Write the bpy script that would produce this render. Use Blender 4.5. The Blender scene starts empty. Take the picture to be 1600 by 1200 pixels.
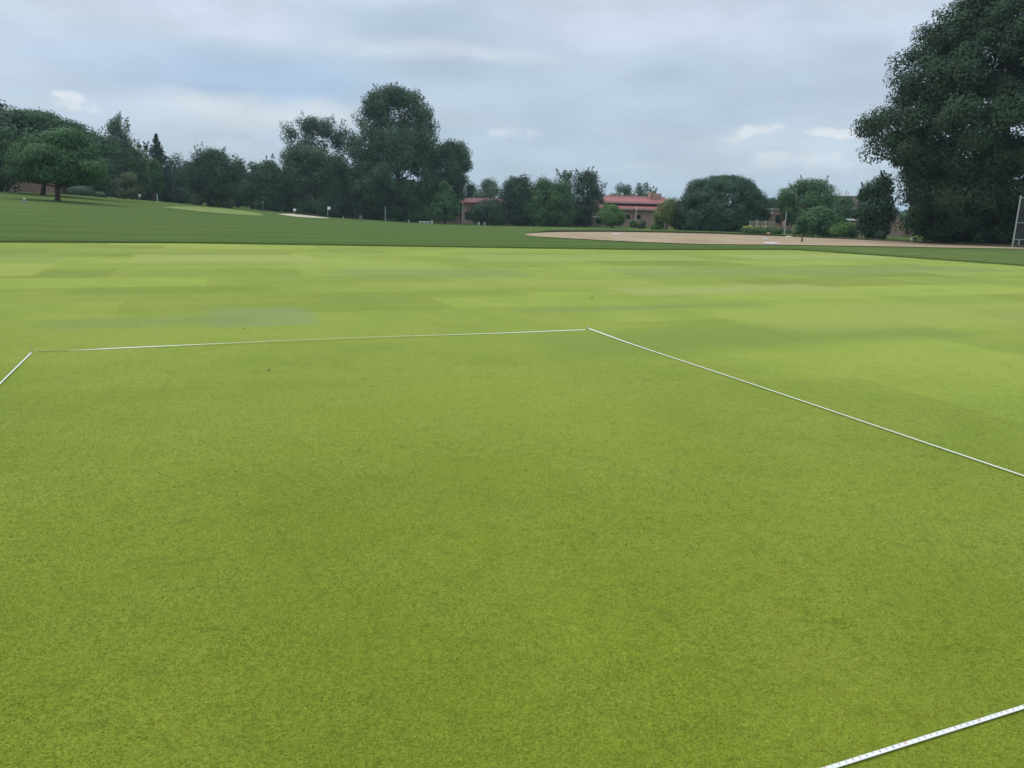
import bpy, math, random
import numpy as np
from mathutils import Vector, Matrix
R = math.radians

# ------------------------------------------------------------------ camera
F = 1208.0                       # focal length in photo pixels (1600 wide)
CAM_H = 1.5226
_p1 = np.array([298-800, 308-600, F]); _p2 = np.array([3826-800, 399-600, F])
UP = np.cross(_p1, _p2); UP /= np.linalg.norm(UP)
if UP[1] > 0: UP = -UP
FW = np.array([0, 0, 1.0]); FW -= FW.dot(UP)*UP; FW /= np.linalg.norm(FW)
RT = np.cross(FW, UP)
if RT[0] < 0: RT = -RT
scene = bpy.context.scene
cam_d = bpy.data.cameras.new("camera"); cam = bpy.data.objects.new("camera", cam_d)
scene.collection.objects.link(cam); scene.camera = cam
cam_d.sensor_width = 36; cam_d.lens = F/1600*36; cam_d.clip_start = .05; cam_d.clip_end = 12000
def _w(v): return Vector((v.dot(RT), v.dot(FW), v.dot(UP)))
_cx, _cy, _cz = _w(np.array([1., 0, 0])), _w(np.array([0, -1., 0])), _w(np.array([0, 0, -1.]))
cam.matrix_world = Matrix(((_cx.x, _cy.x, _cz.x, 0), (_cx.y, _cy.y, _cz.y, 0), (_cx.z, _cy.z, _cz.z, CAM_H), (0, 0, 0, 1)))

def ray(px, py):
    d = np.array([px-800, py-600, F]); return d.dot(RT), d.dot(FW), d.dot(UP)
def at(px, py, Y):               # a point in the world seen in that direction at that forward distance
    x, y, z = ray(px, py); return np.array([x/y*Y, Y, CAM_H + z/y*Y])
def flat(px, py):                # where that direction meets the level green
    x, y, z = ray(px, py); k = -CAM_H/z; return np.array([x*k, y*k])
def azel(px, py):
    x, y, z = ray(px, py); return math.atan2(x, y), math.atan2(z, math.hypot(x, y))

# ------------------------------------------------------------------ light
scene.view_settings.view_transform = 'Standard'; scene.view_settings.look = 'None'
scene.view_settings.exposure = 0; scene.view_settings.gamma = 1
SUN_EL, SUN_AZ = 60, -62          # azimuth clockwise from straight ahead
sun_d = bpy.data.lights.new("sun", 'SUN'); sun = bpy.data.objects.new("sun", sun_d); scene.collection.objects.link(sun)
sun_d.energy = 1.15; sun_d.angle = R(24); sun_d.color = (1, .965, .90)
sdir = Vector((math.sin(R(SUN_AZ))*math.cos(R(SUN_EL)), math.cos(R(SUN_AZ))*math.cos(R(SUN_EL)), math.sin(R(SUN_EL))))
sun.rotation_euler = sdir.to_track_quat('Z', 'Y').to_euler()

# ------------------------------------------------------------------ node helpers
class G:
    def __init__(s, tree): s.t = tree; s.n = tree.nodes; s.l = tree.links
    def node(s, typ, **kw):
        n = s.n.new(typ)
        for k, v in kw.items(): setattr(n, k, v)
        return n
    def put(s, sock, v):
        if isinstance(v, bpy.types.NodeSocket): s.l.new(v, sock)
        elif v is not None:
            if sock.type == 'RGBA' and len(v) == 3: v = (*v, 1)
            sock.default_value = v
    def m(s, op, a, b=None, c=None, clamp=False):
        n = s.node('ShaderNodeMath', operation=op, use_clamp=clamp)
        for i, v in enumerate((a, b, c)):
            if v is not None: s.put(n.inputs[i], v)
        return n.outputs[0]
    def vm(s, op, a, b=None, scale=None):
        n = s.node('ShaderNodeVectorMath', operation=op)
        s.put(n.inputs[0], a)
        if b is not None: s.put(n.inputs[1], b)
        if scale is not None: s.put(n.inputs['Scale'], scale)
        return n.outputs['Value'] if op in ('DOT_PRODUCT', 'LENGTH') else n.outputs[0]
    def noise(s, vec, scale, detail=3, rough=.5, dist=0):
        n = s.node('ShaderNodeTexNoise'); s.put(n.inputs['Vector'], vec)
        n.inputs['Scale'].default_value = scale; n.inputs['Detail'].default_value = detail
        n.inputs['Roughness'].default_value = rough; n.inputs['Distortion'].default_value = dist
        return n.outputs['Fac']
    def mix(s, fac, a, b, blend='MIX'):
        n = s.node('ShaderNodeMix', data_type='RGBA', blend_type=blend)
        s.put(n.inputs['Factor'], fac); s.put(n.inputs[6], a); s.put(n.inputs[7], b); return n.outputs[2]
    def ss(s, v, lo, hi, a=0., b=1.):
        n = s.node('ShaderNodeMapRange', interpolation_type='SMOOTHSTEP')
        s.put(n.inputs[0], v); s.put(n.inputs[1], lo); s.put(n.inputs[2], hi); s.put(n.inputs[3], a); s.put(n.inputs[4], b)
        return n.outputs[0]
    def xyz(s, v):
        n = s.node('ShaderNodeSeparateXYZ'); s.put(n.inputs[0], v); return n.outputs
    def comb(s, x, y, z):
        n = s.node('ShaderNodeCombineXYZ')
        for i, v in enumerate((x, y, z)): s.put(n.inputs[i], v)
        return n.outputs[0]

# ------------------------------------------------------------------ sky: soft overcast with a few low clouds
world = bpy.data.worlds.new("World"); scene.world = world; world.use_nodes = True
def build_world():
    g = G(world.node_tree); g.n.clear()
    out = g.node('ShaderNodeOutputWorld'); bg = g.node('ShaderNodeBackground'); g.l.new(bg.outputs[0], out.inputs[0])
    bg.inputs['Strength'].default_value = .1
    sky = g.node('ShaderNodeTexSky', sky_type='NISHITA', sun_disc=False, sun_elevation=R(SUN_EL), sun_rotation=R(SUN_AZ), air_density=1.2, dust_density=3)
    tc = g.node('ShaderNodeTexCoord').outputs['Generated']
    d = g.vm('NORMALIZE', tc); X, Y, Z = g.xyz(d)
    Zp = g.m('MAXIMUM', Z, 0)
    k = g.m('ADD', Zp, .10)
    p = g.comb(g.m('DIVIDE', X, k), g.m('DIVIDE', Y, k), 0)
    az0 = g.m('ARCTAN2', X, Y); el0 = g.m('ARCSINE', Z)
    dv = g.comb(g.m('MULTIPLY', az0, 1.), g.m('MULTIPLY', el0, 2.6), 0)
    az = g.m('ADD', az0, g.m('MULTIPLY', g.m('SUBTRACT', g.noise(dv, 4, 4, .5), .5), .18))
    el = g.m('ADD', el0, g.m('MULTIPLY', g.m('SUBTRACT', g.noise(g.vm('ADD', dv, (7, 3, 1)), 5, 4, .5), .5), .06))
    blue, grey, light, white = (.455, .575, .705), (.50, .60, .69), (.62, .69, .775), (.70, .755, .82)
    n1 = g.ss(g.noise(p, .42, 6, .55, .4), .36, .66)
    col = g.mix(n1, blue, grey)
    n2 = g.ss(g.noise(g.vm('ADD', p, (3.1, 8.2, 0)), .5, 5, .5, .2), .38, .78)
    col = g.mix(g.m('MULTIPLY', n2, .7), col, light)
    # brighter, slightly violet cloud higher up
    col = g.mix(g.m('MULTIPLY', g.ss(el, R(7), R(17)), .55), col, (.60, .665, .80))
    def mass(px, py, w, h, colr, amt, sharp=False):
        nonlocal col
        a0, e0 = azel(px, py); a1, _ = azel(px+w, py); _, e1 = azel(px, py-h)
        aa, ee = (az, el)
        u = g.m('DIVIDE', g.m('SUBTRACT', aa, a0), abs(a1-a0)); v = g.m('DIVIDE', g.m('SUBTRACT', ee, e0), abs(e1-e0))
        rr = g.m('SQRT', g.m('ADD', g.m('MULTIPLY', u, u), g.m('MULTIPLY', v, v)))
        f = g.ss(rr, .25, 1.35, 1, 0)
        if sharp:
            nz = g.noise(g.comb(az0, g.m('MULTIPLY', el0, 1.7), 0), 38, 7, .6)
            f = g.ss(g.m('ADD', g.m('SUBTRACT', 1.1, rr), g.m('MULTIPLY', g.m('SUBTRACT', nz, .5), 2.6)), .18, .95)
        col = g.mix(g.m('MULTIPLY', f, amt), col, colr)
    mass(390, 125, 260, 62, (.375, .52, .715), .85)      # blue band
    mass(120, 90, 240, 60, (.50, .60, .77), .5)
    mass(690, 40, 220, 38, (.45, .56, .69), .95)          # grey cloud bases
    mass(730, 118, 210, 34, (.44, .55, .68), .9)
    mass(960, 75, 160, 22, (.47, .575, .70), .6)
    mass(700, 80, 190, 20, (.61, .68, .755), .7)
    mass(420, 178, 190, 30, (.645, .71, .775), .9)        # pale break
    mass(330, 160, 80, 20, (.68, .73, .78), .5)
    mass(1000, 40, 300, 40, (.62, .68, .81), .5)
    mass(1050, 150, 320, 60, (.46, .575, .715), .6)
    mass(300, 20, 200, 30, (.62, .67, .82), .5)
    mass(1240, 240, 170, 52, (.565, .655, .75), .7)
    mass(1290, 206, 80, 19, (.72, .77, .82), 1, True)
    mass(1182, 214, 46, 18, (.71, .76, .81), .95, True)
    mass(1250, 262, 110, 15, (.67, .735, .79), .9, True)
    mass(1150, 240, 60, 14, (.60, .68, .76), .6, True)
    mass(118, 160, 50, 16, (.72, .77, .83), .9, True)
    mass(795, 209, 60, 11, (.66, .72, .79), .75, True)
    mass(392, 212, 22, 6, (.44, .55, .67), .7, True)
    col = g.mix(g.m('MULTIPLY', g.ss(el0, R(0), R(7), 1, 0), .35), col, (.475, .60, .705))   # paler towards the ground
    mot = g.noise(g.comb(az0, g.m('MULTIPLY', el0, 2.8), 2.), 6.5, 5, .55)
    col = g.vm('SCALE', col, scale=g.m('ADD', .945, g.m('MULTIPLY', g.ss(mot, .3, .7), .16)))
    up = g.ss(Z, .26, .95, 1.0, 1.75)                     # an overcast sky is brighter overhead
    col = g.vm('SCALE', col, scale=g.m('MULTIPLY', up, 10.7))
    col = g.mix(.06, col, sky.outputs[0])
    g.l.new(col, bg.inputs['Color'])
build_world()

# ------------------------------------------------------------------ tagging
def tag(o, label=None, cat=None, group=None, kind=None):
    if label: o['label'] = label
    if cat: o['category'] = cat
    if group: o['group'] = group
    if kind: o['kind'] = kind
    return o
def empty(name, loc, label, cat, group=None):
    o = bpy.data.objects.new(name, None); scene.collection.objects.link(o); o.location = [float(v) for v in loc]; o.empty_display_size = .3
    return tag(o, label, cat, group)

class MB:                        # collects shapes and links them as ONE mesh
    def __init__(s): s.v = []; s.f = []; s.mi = []
    def add(s, vs, fs, mi=0):
        b = len(s.v); s.v += [tuple(float(c) for c in q) for q in vs]; s.f += [tuple(b+i for i in f) for f in fs]; s.mi += [mi]*len(fs)
    def box(s, x0, x1, y0, y1, z0, z1, mi=0, bev=0):
        if bev:
            b = bev
            ring = lambda e, z: [(x0+e, y0+b*2-e, z), (x0+b*2-e, y0+e, z), (x1-b*2+e, y0+e, z), (x1-e, y0+b*2-e, z), (x1-e, y1-b*2+e, z), (x1-b*2+e, y1-e, z), (x0+b*2-e, y1-e, z), (x0+e, y1-b*2+e, z)]
            s.loft([ring(b, z0), ring(0, z0+b), ring(0, z1-b), ring(b, z1)], mi); return
        vs = [(x, y, z) for z in (z0, z1) for y in (y0, y1) for x in (x0, x1)]
        s.add(vs, [(0, 2, 3, 1), (4, 5, 7, 6), (0, 1, 5, 4), (2, 6, 7, 3), (0, 4, 6, 2), (1, 3, 7, 5)], mi)
    def loft(s, rings, mi=0, caps=True):
        n = len(rings[0]); vs = [p for r in rings for p in r]; fs = []
        for k in range(len(rings)-1):
            for i in range(n):
                j = (i+1) % n; fs.append((k*n+i, k*n+j, (k+1)*n+j, (k+1)*n+i))
        if caps: fs.append(tuple(range(n))[::-1]); fs.append(tuple((len(rings)-1)*n+i for i in range(n)))
        s.add(vs, fs, mi)
    def tube(s, pts, rad, seg=8, mi=0):
        pts = [Vector(p) for p in pts]
        if not hasattr(rad, '__len__'): rad = [rad]*len(pts)
        rings = []
        for i, p in enumerate(pts):
            t = (pts[min(i+1, len(pts)-1)] - pts[max(i-1, 0)]).normalized()
            a = t.cross(Vector((0, 0, 1)) if abs(t.z) < .9 else Vector((1, 0, 0))).normalized(); b = t.cross(a)
            rings.append([p + (a*math.cos(2*math.pi*k/seg) + b*math.sin(2*math.pi*k/seg))*rad[i] for k in range(seg)])
        s.loft(rings, mi)
    def prism(s, prof, x0, x1, mi=0):      # profile in (y, z), extruded along x
        s.loft([[(x0, y, z) for y, z in prof], [(x1, y, z) for y, z in prof]], mi)
    def build(s, name, mats, parent=None, smooth=False, origin=None):
        me = bpy.data.meshes.new(name)
        v = s.v
        if origin is not None: v = [(a-origin[0], b-origin[1], c-origin[2]) for a, b, c in v]
        me.from_pydata(v, [], s.f); me.validate(); me.update()
        if not isinstance(mats, (list, tuple)): mats = [mats]
        for m in mats: me.materials.append(m)
        if len(mats) > 1: me.polygons.foreach_set('material_index', s.mi)
        if smooth: me.polygons.foreach_set('use_smooth', [True]*len(me.polygons))
        o = bpy.data.objects.new(name, me); scene.collection.objects.link(o)
        if origin is not None: o.location = [float(c) for c in origin]
        if parent: o.parent = parent
        return o
def raw_mesh(name, V, Fc, mat, parent=None, tint=None, smooth=False):
    me = bpy.data.meshes.new(name); V = np.asarray(V, np.float32); Fc = np.asarray(Fc, np.int32); k = Fc.shape[1]
    me.vertices.add(len(V)); me.vertices.foreach_set('co', V.ravel())
    me.loops.add(Fc.size); me.loops.foreach_set('vertex_index', Fc.ravel())
    me.polygons.add(len(Fc)); me.polygons.foreach_set('loop_start', np.arange(0, Fc.size, k, dtype=np.int32))
    me.update(calc_edges=True)
    if smooth: me.polygons.foreach_set('use_smooth', np.ones(len(Fc), bool))
    if tint is not None:
        a = me.attributes.new('tint', 'FLOAT', 'FACE'); a.data.foreach_set('value', np.asarray(tint, np.float32))
    me.materials.append(mat)
    o = bpy.data.objects.new(name, me); scene.collection.objects.link(o)
    if parent: o.parent = parent
    return o

# ------------------------------------------------------------------ materials
def mat(name, fn):
    m = bpy.data.materials.new(name); m.use_nodes = True; g = G(m.node_tree); b = g.n['Principled BSDF']; fn(g, b); return m
def plain(name, col, rough=.6, metal=0, var=.15, scale=6):
    def fn(g, b):
        p = g.node('ShaderNodeTexCoord').outputs['Object']
        n = g.noise(p, scale, 5)
        g.put(b.inputs['Base Color'], g.mix(n, [c*(1-var) for c in col], [min(1, c*(1+var)) for c in col]))
        b.inputs['Roughness'].default_value = rough; b.inputs['Metallic'].default_value = metal
        bp = g.node('ShaderNodeBump'); bp.inputs['Strength'].default_value = .1; bp.inputs['Distance'].default_value = .01
        g.put(bp.inputs['Height'], n); g.l.new(bp.outputs[0], b.inputs['Normal'])
    return mat(name, fn)
def leafmat(name, col, tr=.22, warm=.25):
    def fn(g, b):
        a = g.node('ShaderNodeAttribute', attribute_name='tint').outputs['Fac']
        lo = [c*.55 for c in col]; hi = [min(1, col[0]*(1.45+warm)), col[1]*1.45, col[2]*1.35]
        c = g.mix(a, lo, hi)
        g.put(b.inputs['Base Color'], c); b.inputs['Roughness'].default_value = .62; b.inputs['Specular IOR Level'].default_value = .22
        t = g.node('ShaderNodeBsdfTranslucent'); g.put(t.inputs[0], c)
        mx = g.node('ShaderNodeMixShader'); mx.inputs[0].default_value = tr
        g.l.new(b.outputs[0], mx.inputs[1]); g.l.new(t.outputs[0], mx.inputs[2])
        g.l.new(mx.outputs[0], g.n['Material Output'].inputs['Surface'])
    return mat(name, fn)
LEAF = {
    'dark':   leafmat('leaf_dark',   (0.044, 0.095, 0.052)),
    'mid':    leafmat('leaf_mid',    (0.052, 0.122, 0.055)),
    'green':  leafmat('leaf_green',  (0.064, 0.161, 0.055)),
    'bright': leafmat('leaf_bright', (0.101, 0.222, 0.056)),
    'olive':  leafmat('leaf_olive',  (0.101, 0.140, 0.062)),
    'yellow': leafmat('leaf_yellow', (0.153, 0.214, 0.062)),
    'spruce': leafmat('leaf_spruce', (0.033, 0.070, 0.057), .1),
    'grey':   leafmat('leaf_grey',   (0.090, 0.161, 0.099)),
    'maple':  leafmat('leaf_maple',  (0.034, 0.076, 0.032), .2),
    'yew':    leafmat('leaf_yew',    (0.040, 0.102, 0.048), .1),
}
M_bark = plain('bark', (.075, .062, .05), .95, var=.4, scale=9)
M_barkl = plain('bark_pale', (.22, .17, .125), .95, var=.3, scale=9)

def grass_green(g, b):           # closely mown putting turf with faint trial plots
    p = g.node('ShaderNodeTexCoord').outputs['Object']; X, Y, Z = g.xyz(p)
    ca, sa = math.cos(R(22.35)), math.sin(R(22.35))
    u = g.m('ADD', g.m('MULTIPLY', X, ca), g.m('MULTIPLY', Y, sa)); v = g.m('SUBTRACT', g.m('MULTIPLY', Y, ca), g.m('MULTIPLY', X, sa))
    wob = g.m('MULTIPLY', g.m('SUBTRACT', g.noise(p, 1.6, 5, .6), .5), .12)
    u = g.m('ADD', u, wob); v = g.m('ADD', v, g.m('MULTIPLY', wob, .5))
    base = (.108, .158, .011)
    big = g.noise(p, .28, 5, .55); midn = g.noise(p, 1.3, 6, .6); sm = g.noise(p, 9, 6, .62)
    col = g.mix(g.ss(big, .3, .7), [c*f for c, f in zip(base, (.84, .88, .85))], [c*f for c, f in zip(base, (1.2, 1.14, 1.2))])
    col = g.mix(g.m('MULTIPLY', g.ss(midn, .35, .72), .42), col, (.150, .190, .022))
    col = g.mix(g.m('MULTIPLY', g.ss(sm, .48, .70), .6), col, (.075, .120, .010))
    # plots: lanes across, random lengths
    lane = g.m('FLOOR', g.m('DIVIDE', v, 1.83)); cellu = g.m('FLOOR', g.m('ADD', g.m('DIVIDE', u, 4.6), g.m('MULTIPLY', lane, .37)))
    wn = g.node('ShaderNodeTexWhiteNoise', noise_dimensions='2D'); g.put(wn.inputs['Vector'], g.comb(lane, cellu, 0))
    far = g.ss(v, 8.5, 11.5)
    far2 = g.m('MAXIMUM', far, g.ss(u, 4.6, 5.6))
    pl = g.m('MULTIPLY', g.m('SUBTRACT', wn.outputs['Value'], .5), g.m('MULTIPLY', far2, .42))
    # finer mower passes in the far part
    st = g.m('SINE', g.m('MULTIPLY', v, 2*math.pi/1.1)); pl = g.m('ADD', pl, g.m('MULTIPLY', g.m('MULTIPLY', st, far2), .022))
    col = g.vm('SCALE', col, scale=g.m('ADD', 1, pl))
    def patch(px0, py0, px1, py1, colr, amt, soft=.09):      # trial plot between two turf points
        nonlocal col
        def uv(q): return q[0]*ca+q[1]*sa, q[1]*ca-q[0]*sa
        (ua, va), (ub, vb) = uv(flat(px0, py0)), uv(flat(px1, py1))
        u0, u1, v0, v1 = min(ua, ub), max(ua, ub), min(va, vb), max(va, vb)
        f = g.m('MULTIPLY', g.m('MULTIPLY', g.ss(u, u0-soft, u0+soft), g.ss(u, u1-soft, u1+soft, 1, 0)), g.m('MULTIPLY', g.ss(v, v0-soft, v0+soft), g.ss(v, v1-soft, v1+soft, 1, 0)))
        col = g.mix(g.m('MULTIPLY', f, amt), col, colr)
    patch(330, 512, 475, 480, (.098, .143, .036), .6, .14)
    patch(60, 516, 400, 492, (.085, .130, .022), .6, .3)
    patch(-60, 432, 90, 412, (.165, .205, 0.022), .7)
    patch(-60, 411, 110, 398, (.095, .140, .018), .6)
    patch(100, 462, 420, 445, (.078, .120, .008), .75, .25)
    patch(200, 410, 480, 398, (.165, .210, 0.029), .7)
    patch(480, 432, 640, 404, (.145, .195, 0.022), .5)
    patch(560, 436, 790, 420, (.090, .135, .020), .7, .2)
    patch(900, 560, 1400, 500, (.082, .128, .012), .8, .4)
    patch(1250, 520, 1640, 470, (.150, .195, 0.022), .65, .3)
    patch(820, 490, 1180, 472, (.085, .130, .016), .8, .3)
    patch(1000, 462, 1260, 444, (.165, .205, 0.032), .75, .25)
    patch(500, 470, 800, 452, (.088, .130, .010), .7, .25)
    patch(640, 452, 1000, 436, (.150, .195, 0.022), .55, .25)
    patch(1000, 432, 1500, 415, (.092, .138, .022), .65, .3)
    patch(1180, 405, 1460, 398, (.155, .205, 0.032), .7, .25)
    patch(750, 408, 1050, 398, (.150, .200, 0.029), .5, .25)
    patch(250, 700, 900, 590, (.128, .180, .014), .55, 1.0)
    colb = col
    # smudges and scuffs
    sc = g.noise(g.vm('ADD', p, (4, 9, 0)), 4.3, 4, .6, .8)
    col = g.mix(g.m('MULTIPLY', g.ss(sc, .62, .72), .6), col, (.070, .105, .012))
    # blades: fine grain at a few millimetres, longer along the mowing
    pv = g.node('ShaderNodeMapping'); pv.inputs['Rotation'].default_value = (0, 0, R(-22)); pv.inputs['Scale'].default_value = (1, .62, 1); g.put(pv.inputs['Vector'], p)
    f1 = g.noise(pv.outputs[0], 230, 2, .6); f2 = g.noise(p, 95, 3, .65); f3 = g.noise(p, 33, 4, .6)
    h = g.m('ADD', g.m('ADD', g.m('MULTIPLY', f1, .50), g.m('MULTIPLY', f2, .42)), g.m('MULTIPLY', f3, .22))
    dk = g.ss(h, .40, .74)
    col = g.mix(g.m('MULTIPLY', g.ss(h, .42, .60, 1, 0), .5), col, (.052, .076, .006))
    col = g.mix(g.m('MULTIPLY', g.ss(h, .58, .74), .55), col, (.22, .28, .04))
    fl = g.noise(g.vm('ADD', p, (1, 2, 5)), 120, 2, .5)
    col = g.mix(g.m('MULTIPLY', g.ss(fl, .70, .76), .5), col, (.45, .45, .20))
    col = g.vm('MULTIPLY', col, (1.70, 1.50, 1.80))
    g.put(b.inputs['Base Color'], col)
    b.inputs['Roughness'].default_value = .9; b.inputs['Specular IOR Level'].default_value = .0
    b.inputs['Sheen Weight'].default_value = .55; b.inputs['Sheen Roughness'].default_value = .36; g.put(b.inputs['Sheen Tint'], g.mix(.5, (1, 1, .50), g.vm('MULTIPLY', colb, (7.2, 5.9, 17))))
    bp = g.node('ShaderNodeBump'); bp.inputs['Strength'].default_value = .55; bp.inputs['Distance'].default_value = .004
    g.put(bp.inputs['Height'], h); g.l.new(bp.outputs[0], b.inputs['Normal'])
M_green = mat('putting_turf', grass_green)

def grass_fair(g, b):
    p = g.node('ShaderNodeTexCoord').outputs['Object']; X, Y, Z = g.xyz(p)
    ca, sa = math.cos(R(17)), math.sin(R(17))
    v = g.m('SUBTRACT', g.m('MULTIPLY', Y, ca), g.m('MULTIPLY', X, sa)); u = g.m('ADD', g.m('MULTIPLY', X, ca), g.m('MULTIPLY', Y, sa))
    v = g.m('ADD', v, g.m('MULTIPLY', g.m('SUBTRACT', g.noise(p, .10, 4, .6), .5), 4.5))
    st = g.ss(g.m('SINE', g.m('MULTIPLY', v, 2*math.pi/4.4)), -1.0, 1.0)
    base0, base1 = (.084, .134, .027), (.116, .172, .037)
    str_n = g.noise(g.comb(g.m('MULTIPLY', u, .05), g.m('MULTIPLY', v, .9), 0), 1.0, 6, .62)
    col = g.mix(st, base0, base1)
    col = g.mix(g.m('MULTIPLY', g.ss(str_n, .42, .72), .55), col, (.125, .168, .048))
    big = g.noise(p, .07, 5, .6)
    col = g.mix(g.m('MULTIPLY', g.ss(big, .48, .7), .5), col, (.115, .150, .045))
    # drier, yellower turf up the slope on the left and by the right side of the green
    hill = g.m('MULTIPLY', g.ss(g.m('ADD', X, g.m('MULTIPLY', Y, .35)), -16, -2, 1, 0), g.ss(Z, .25, .85))
    col = g.mix(g.m('MULTIPLY', g.m('MULTIPLY', hill, g.ss(str_n, .3, .6)), .8), col, (.150, .195, .050))
    rgt = g.m('MULTIPLY', g.ss(X, 12.5, 16), g.ss(Y, 36, 46, 1, 0))
    col = g.mix(g.m('MULTIPLY', g.m('MULTIPLY', rgt, g.ss(g.noise(g.comb(g.m('MULTIPLY', u, .12), g.m('MULTIPLY', v, .7), 0), 2.2, 6, .72), .36, .56)), .8), col, (.185, .222, .055))
    f = g.noise(p, 22, 5, .65); f2 = g.noise(p, 4, 5, .6)
    col = g.mix(g.m('MULTIPLY', g.ss(f, .38, .62, 1, 0), .5), col, (.03, .055, .014))
    col = g.mix(g.m('MULTIPLY', g.ss(f2, .5, .75), .35), col, (.11, .15, .04))
    f3 = g.noise(g.comb(g.m('MULTIPLY', u, .25), g.m('MULTIPLY', v, 1.6), 3.), 1.0, 6, .7)
    col = g.mix(g.m('MULTIPLY', g.ss(f3, .40, .60, 1, 0), .42), col, (.058, .100, .026))
    g.put(b.inputs['Base Color'], col); b.inputs['Roughness'].default_value = .85; b.inputs['Specular IOR Level'].default_value = 0
    b.inputs['Sheen Weight'].default_value = .10; b.inputs['Sheen Roughness'].default_value = .5; b.inputs['Sheen Tint'].default_value = (.75, .92, .5, 1)
    bp = g.node('ShaderNodeBump'); bp.inputs['Strength'].default_value = .7; bp.inputs['Distance'].default_value = .03
    g.put(bp.inputs['Height'], f); g.l.new(bp.outputs[0], b.inputs['Normal'])
M_fair = mat('fairway_turf', grass_fair)
def hill_green(g, b):
    p = g.node('ShaderNodeTexCoord').outputs['Object']
    n = g.noise(p, .5, 5, .6)
    g.put(b.inputs['Base Color'], g.mix(n, (.150, .200, .045), (.205, .250, .065))); b.inputs['Roughness'].default_value = .85
    b.inputs['Sheen Weight'].default_value = .06; b.inputs['Specular IOR Level'].default_value = .1; b.inputs['Sheen Tint'].default_value = (.8, .95, .5, 1)
M_hill = mat('hill_turf', hill_green)
def dirt(g, b):
    p = g.node('ShaderNodeTexCoord').outputs['Object']
    n = g.noise(p, .35, 6, .62); n2 = g.noise(p, 3.2, 6, .65); n3 = g.noise(g.vm('MULTIPLY', p, (.25, 1.3, 1)), 1.1, 5, .6)
    c = g.mix(g.ss(n, .3, .7), (.33, .245, .150), (.45, .345, .225))
    c = g.mix(g.m('MULTIPLY', g.ss(n3, .5, .72), .5), c, (.48, .385, .28))
    c = g.mix(g.m('MULTIPLY', g.ss(n2, .58, .78), .6), c, (.22, .145, .085))
    g.put(b.inputs['Base Color'], c); b.inputs['Roughness'].default_value = .95; b.inputs['Specular IOR Level'].default_value = .02
    bp = g.node('ShaderNodeBump'); bp.inputs['Strength'].default_value = .8; bp.inputs['Distance'].default_value = .04
    g.put(bp.inputs['Height'], n2); g.l.new(bp.outputs[0], b.inputs['Normal'])
M_dirt = mat('infield_dirt', dirt)
M_sand = plain('bunker_sand', (.50, .44, .29), .95, var=.12, scale=2)
M_lip = plain('cut_turf_edge', (.060, .062, .028), .95, var=.4, scale=5)
def brick(name, c1, c2, mort=(.34, .29, .25)):
    def fn(g, b):
        p = g.node('ShaderNodeTexCoord').outputs['Object']; X, Y, Z = g.xyz(p)
        bt = g.node('ShaderNodeTexBrick'); g.put(bt.inputs['Vector'], g.comb(g.m('ADD', X, Y), Z, 0)); bt.inputs['Scale'].default_value = 1
        bt.inputs['Brick Width'].default_value = .22; bt.inputs['Row Height'].default_value = .075; bt.inputs['Mortar Size'].default_value = .008
        g.put(bt.inputs['Color1'], c1); g.put(bt.inputs['Color2'], c2); g.put(bt.inputs['Mortar'], mort)
        n = g.noise(p, .8, 5, .6)
        g.put(b.inputs['Base Color'], g.mix(g.m('MULTIPLY', g.ss(n, .4, .75), .4), bt.outputs['Color'], [c*.62 for c in c1]))
        b.inputs['Roughness'].default_value = .9
        bp = g.node('ShaderNodeBump'); bp.inputs['Strength'].default_value = .4; bp.inputs['Distance'].default_value = .01
        g.put(bp.inputs['Height'], bt.outputs['Fac']); g.l.new(bp.outputs[0], b.inputs['Normal'])
    return mat(name, fn)
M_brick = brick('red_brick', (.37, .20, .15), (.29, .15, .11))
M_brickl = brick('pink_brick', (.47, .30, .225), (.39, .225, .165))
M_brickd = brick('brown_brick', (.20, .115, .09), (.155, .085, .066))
def metal_roof(g, b):
    p = g.node('ShaderNodeTexCoord').outputs['Object']; X, Y, Z = g.xyz(p)
    n = g.noise(p, .5, 5, .6)
    g.put(b.inputs['Base Color'], g.mix(n, (.33, .115, .100), (.40, .155, .140))); b.inputs['Roughness'].default_value = .6; b.inputs['Specular IOR Level'].default_value = .2
M_roof = mat('red_metal_roof', metal_roof)
M_fascia = plain('pale_fascia', (.56, .33, .30), .5, var=.08)
M_white = plain('white_paint', (.78, .78, .76), .5, var=.06)
M_offw = plain('off_white', (.60, .59, .54), .7, var=.1)
M_galv = plain('galvanised_steel', (.48, .49, .48), .45, .6, var=.1)
M_wire = plain('fence_wire', (.26, .27, .26), .55, .5, var=.1)
M_grey = plain('grey_green_metal', (.17, .20, .18), .55, .2)
M_wood = plain('weathered_wood', (.33, .30, .22), .85, var=.2)
M_pale_wood = plain('pale_wood', (.45, .42, .30), .85, var=.2)
M_dark = plain('dark_trim', (.03, .03, .03), .5)
M_brown = plain('brown_post', (.12, .075, .05), .85)
def glass(g, b):
    p = g.node('ShaderNodeTexCoord').outputs['Object']
    g.put(b.inputs['Base Color'], g.mix(g.noise(p, .6, 2), (.012, .015, .016), (.03, .036, .038))); b.inputs['Roughness'].default_value = .08; b.inputs['Specular IOR Level'].default_value = .6
M_glass = mat('window_glass', glass)
M_tape = plain('tape_white', (.88, .87, .80), .38, var=.04, scale=30)
M_ink = plain('tape_ink', (.14, .14, .19), .5, var=.1)
M_red = plain('tape_red', (.70, .22, .18), .5, var=.1)
M_leaf = plain('dead_leaf', (.045, .035, .012), .8, var=.4, scale=60)
M_rubber = plain('tyre_rubber', (.02, .02, .02), .8)
M_flagr = plain('flag_red', (.42, .13, .13), .8, var=.2)
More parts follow.
